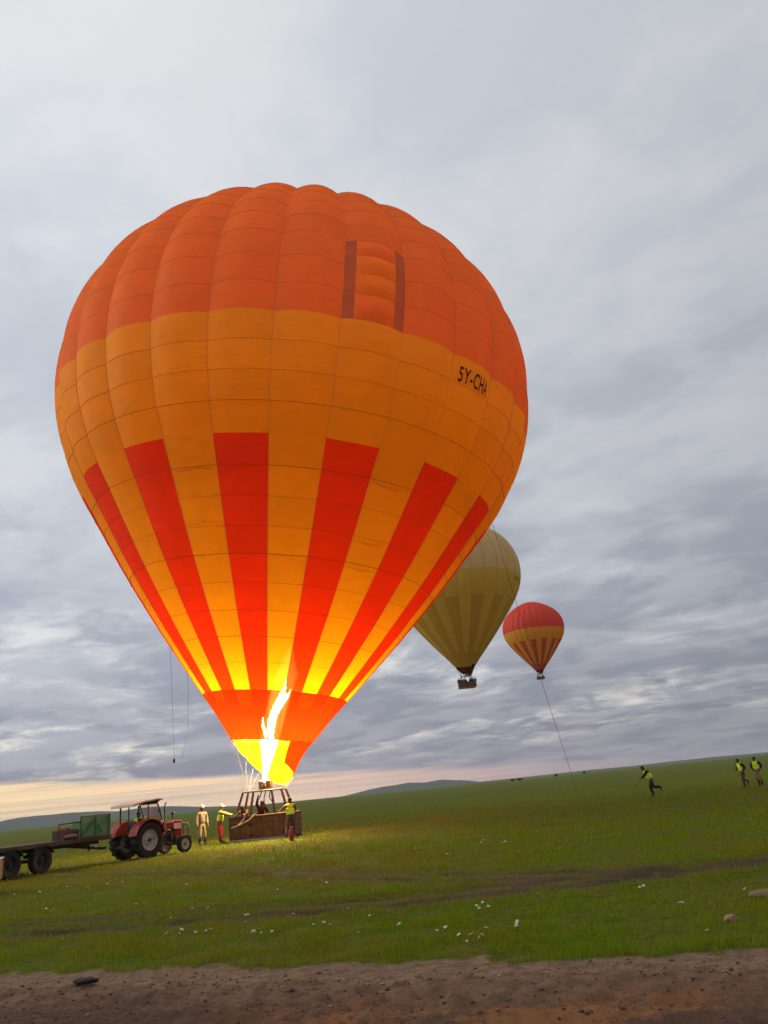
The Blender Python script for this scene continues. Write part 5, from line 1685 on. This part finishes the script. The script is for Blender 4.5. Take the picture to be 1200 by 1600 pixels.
FM3 = [flower_meshes(s) for s in range(6)]
for a, b, c in FM3:
    a.materials.append(m_petal); b.materials.append(m_stem); c.materials.append(m_eye)
FLOW = [(-2.57, 12.92), (-2.53, 12.55), (-5.17, 19.35), (-7.31, 23.89), (-5.3, 12.92), (-1.33, 11.76), (-1.98, 11.49), (-2.2, 11.38), (-2.99, 12.13), (-3.13, 12.1),
        (-2.9, 12.02), (-3.32, 12.11), (-3.52, 12.08), (-1.11, 13.01), (-1.92, 13.05), (-4.09, 14.27), (-5.37, 16.45), (-3.8, 14.5), (-3.55, 14.55), (-7.05, 16.77), (-7.21, 16.79),
        (-9.93, 21.26), (-9.19, 22.62), (-9.24, 21.85), (-9.01, 20.32), (-9.31, 21.26), (-8.09, 21.17), (-7.76, 21.56), (-2.69, 16.43), (-1.78, 16.58),
        (-0.74, 12.09), (-1.5, 11.96), (1.87, 24.53), (2.21, 22.65), (3.09, 19.02), (1.71, 23.14), (2.3, 22.76), (0.13, 10.32), (0.23, 10.3), (0.35, 9.67), (0.42, 9.52),
        (0.48, 9.67), (0.68, 10.09), (1.04, 10.13), (0.73, 11.69), (0.82, 12.23), (0.71, 11.82), (2.99, 12.21), (3.02, 12.1), (3.03, 10.63), (3.04, 10.52), (2.72, 8.78),
        (3.98, 11.04), (-0.32, 10.99), (1.65, 12.63), (0.69, 20.59), (-0.05, 23.66), (2.19, 19.09), (-0.82, 10.82), (-2.41, 14.42), (-2.23, 11.93), (-7.65, 22.31)]
fr_ = np.random.default_rng(91)
for i in (0, 5, 7, 11, 2, 13, 20, 36, 41, 41, 43, 44, 48):
    FLOW.append((FLOW[i][0] + fr_.uniform(-.13, .13), FLOW[i][1] + fr_.uniform(-.12, .12)))
for i, (x, y) in enumerate(FLOW):
    if edge_t(x, y) < 0.2: continue
    big_ = i in (0, 5, 7, 11, 41, 43)
    t = empty('white_wildflower', (x, y, gz(x, y)), fr_.uniform(0, 6.28), None, (1.1 if big_ else fr_.uniform(.6, .95)) * (1 + max(0, y - 15) * .035))
    if y > 16: lb, gp = 'white wildflower in the far grass beyond the wheel ruts', 'flowers beyond the wheel ruts'
    elif y > 13: lb, gp = 'white wildflower growing along the nearer wheel rut', 'flowers along the nearer rut'
    else: lb, gp = 'white wildflower in the lush green strip beside the dirt road', 'flowers beside the dirt road'
    tag(t, lb, 'flower', gp)
    ms = FM3[(i * 5 + i // 3) % 6]
    for nm, me in zip(('petals', 'stem', 'flower_heart'), ms):
        o = bpy.data.objects.new(nm, me); o.parent = t; col.objects.link(o)


def lump(name, label, cat, loc, size, mat, seed, rz=0.0, sink=0.3):
    bm = bmesh.new(); bmesh.ops.create_icosphere(bm, subdivisions=4, radius=1.0)
    v = np.array([p.co[:] for p in bm.verts])
    n = fnoise(v[:, 0] * 1.6 + 9, v[:, 1] * 1.6 + v[:, 2] * 1.3, seed, 4) - 0.5
    n2 = fnoise(v[:, 0] * 5 + 9, v[:, 1] * 5 + v[:, 2] * 4, seed + 3, 3) - 0.5
    v = v * (1 + 0.7 * n + 0.28 * n2)[:, None] * np.array(size)
    for p, c in zip(bm.verts, v): p.co = c
    me = bpy.data.meshes.new(name); bm.to_mesh(me); bm.free()
    o = link_mesh(name, me, mat, None, (loc[0], loc[1], loc[2] + size[2] * (1 - sink) - size[2] * .35), smooth=True)
    o.rotation_euler = (0, 0, rz)
    return tag(o, label, cat)


lump('rock', 'pale brown stone lying in the grass near the photo edge', 'stone', (3.2, 9.42, gz(3.2, 9.42)), (.085, .06, .055), paint('tan_stone', (0.30, 0.19, 0.12), .9, scale=14, bump=.5), 5, .4)
lump('earth_mound', 'low brown earth mound in the grass at the photo edge', 'mound', (4.25, 11.0, gz(4.25, 11.0)), (.30, .18, .045), paint('mound_earth', (0.19, 0.115, 0.065), .95, scale=9, bump=.6), 8, .1)
lump('dark_stone', 'flat dark stone at the upper edge of the dirt road', 'stone', (-3.66, 9.56, 0.0), (.14, .07, .035), paint('dark_stone', (0.028, 0.02, 0.017), .9, scale=9, bump=.4), 9, -.2)


# ------------------------------------------------------------------ haze: thin morning air over the whole plain
m_haze = bpy.data.materials.new('morning_air')
m_haze.use_nodes = True
m_haze.node_tree.nodes.clear()
zn = NT(m_haze.node_tree)
pv = zn.node('ShaderNodeVolumePrincipled', {'Color': (0.80, 0.86, 1.0, 1), 'Density': 0.8e-4, 'Anisotropy': 0.0})
zn.node('ShaderNodeOutputMaterial', {'Volume': pv.outputs[0]})
hb_ = MB().box((0, 0, 48.5), (11600, 11600, 103)).build('haze', m_haze)
tag(hb_, 'thin bluish morning haze over the plain', kind='stuff')
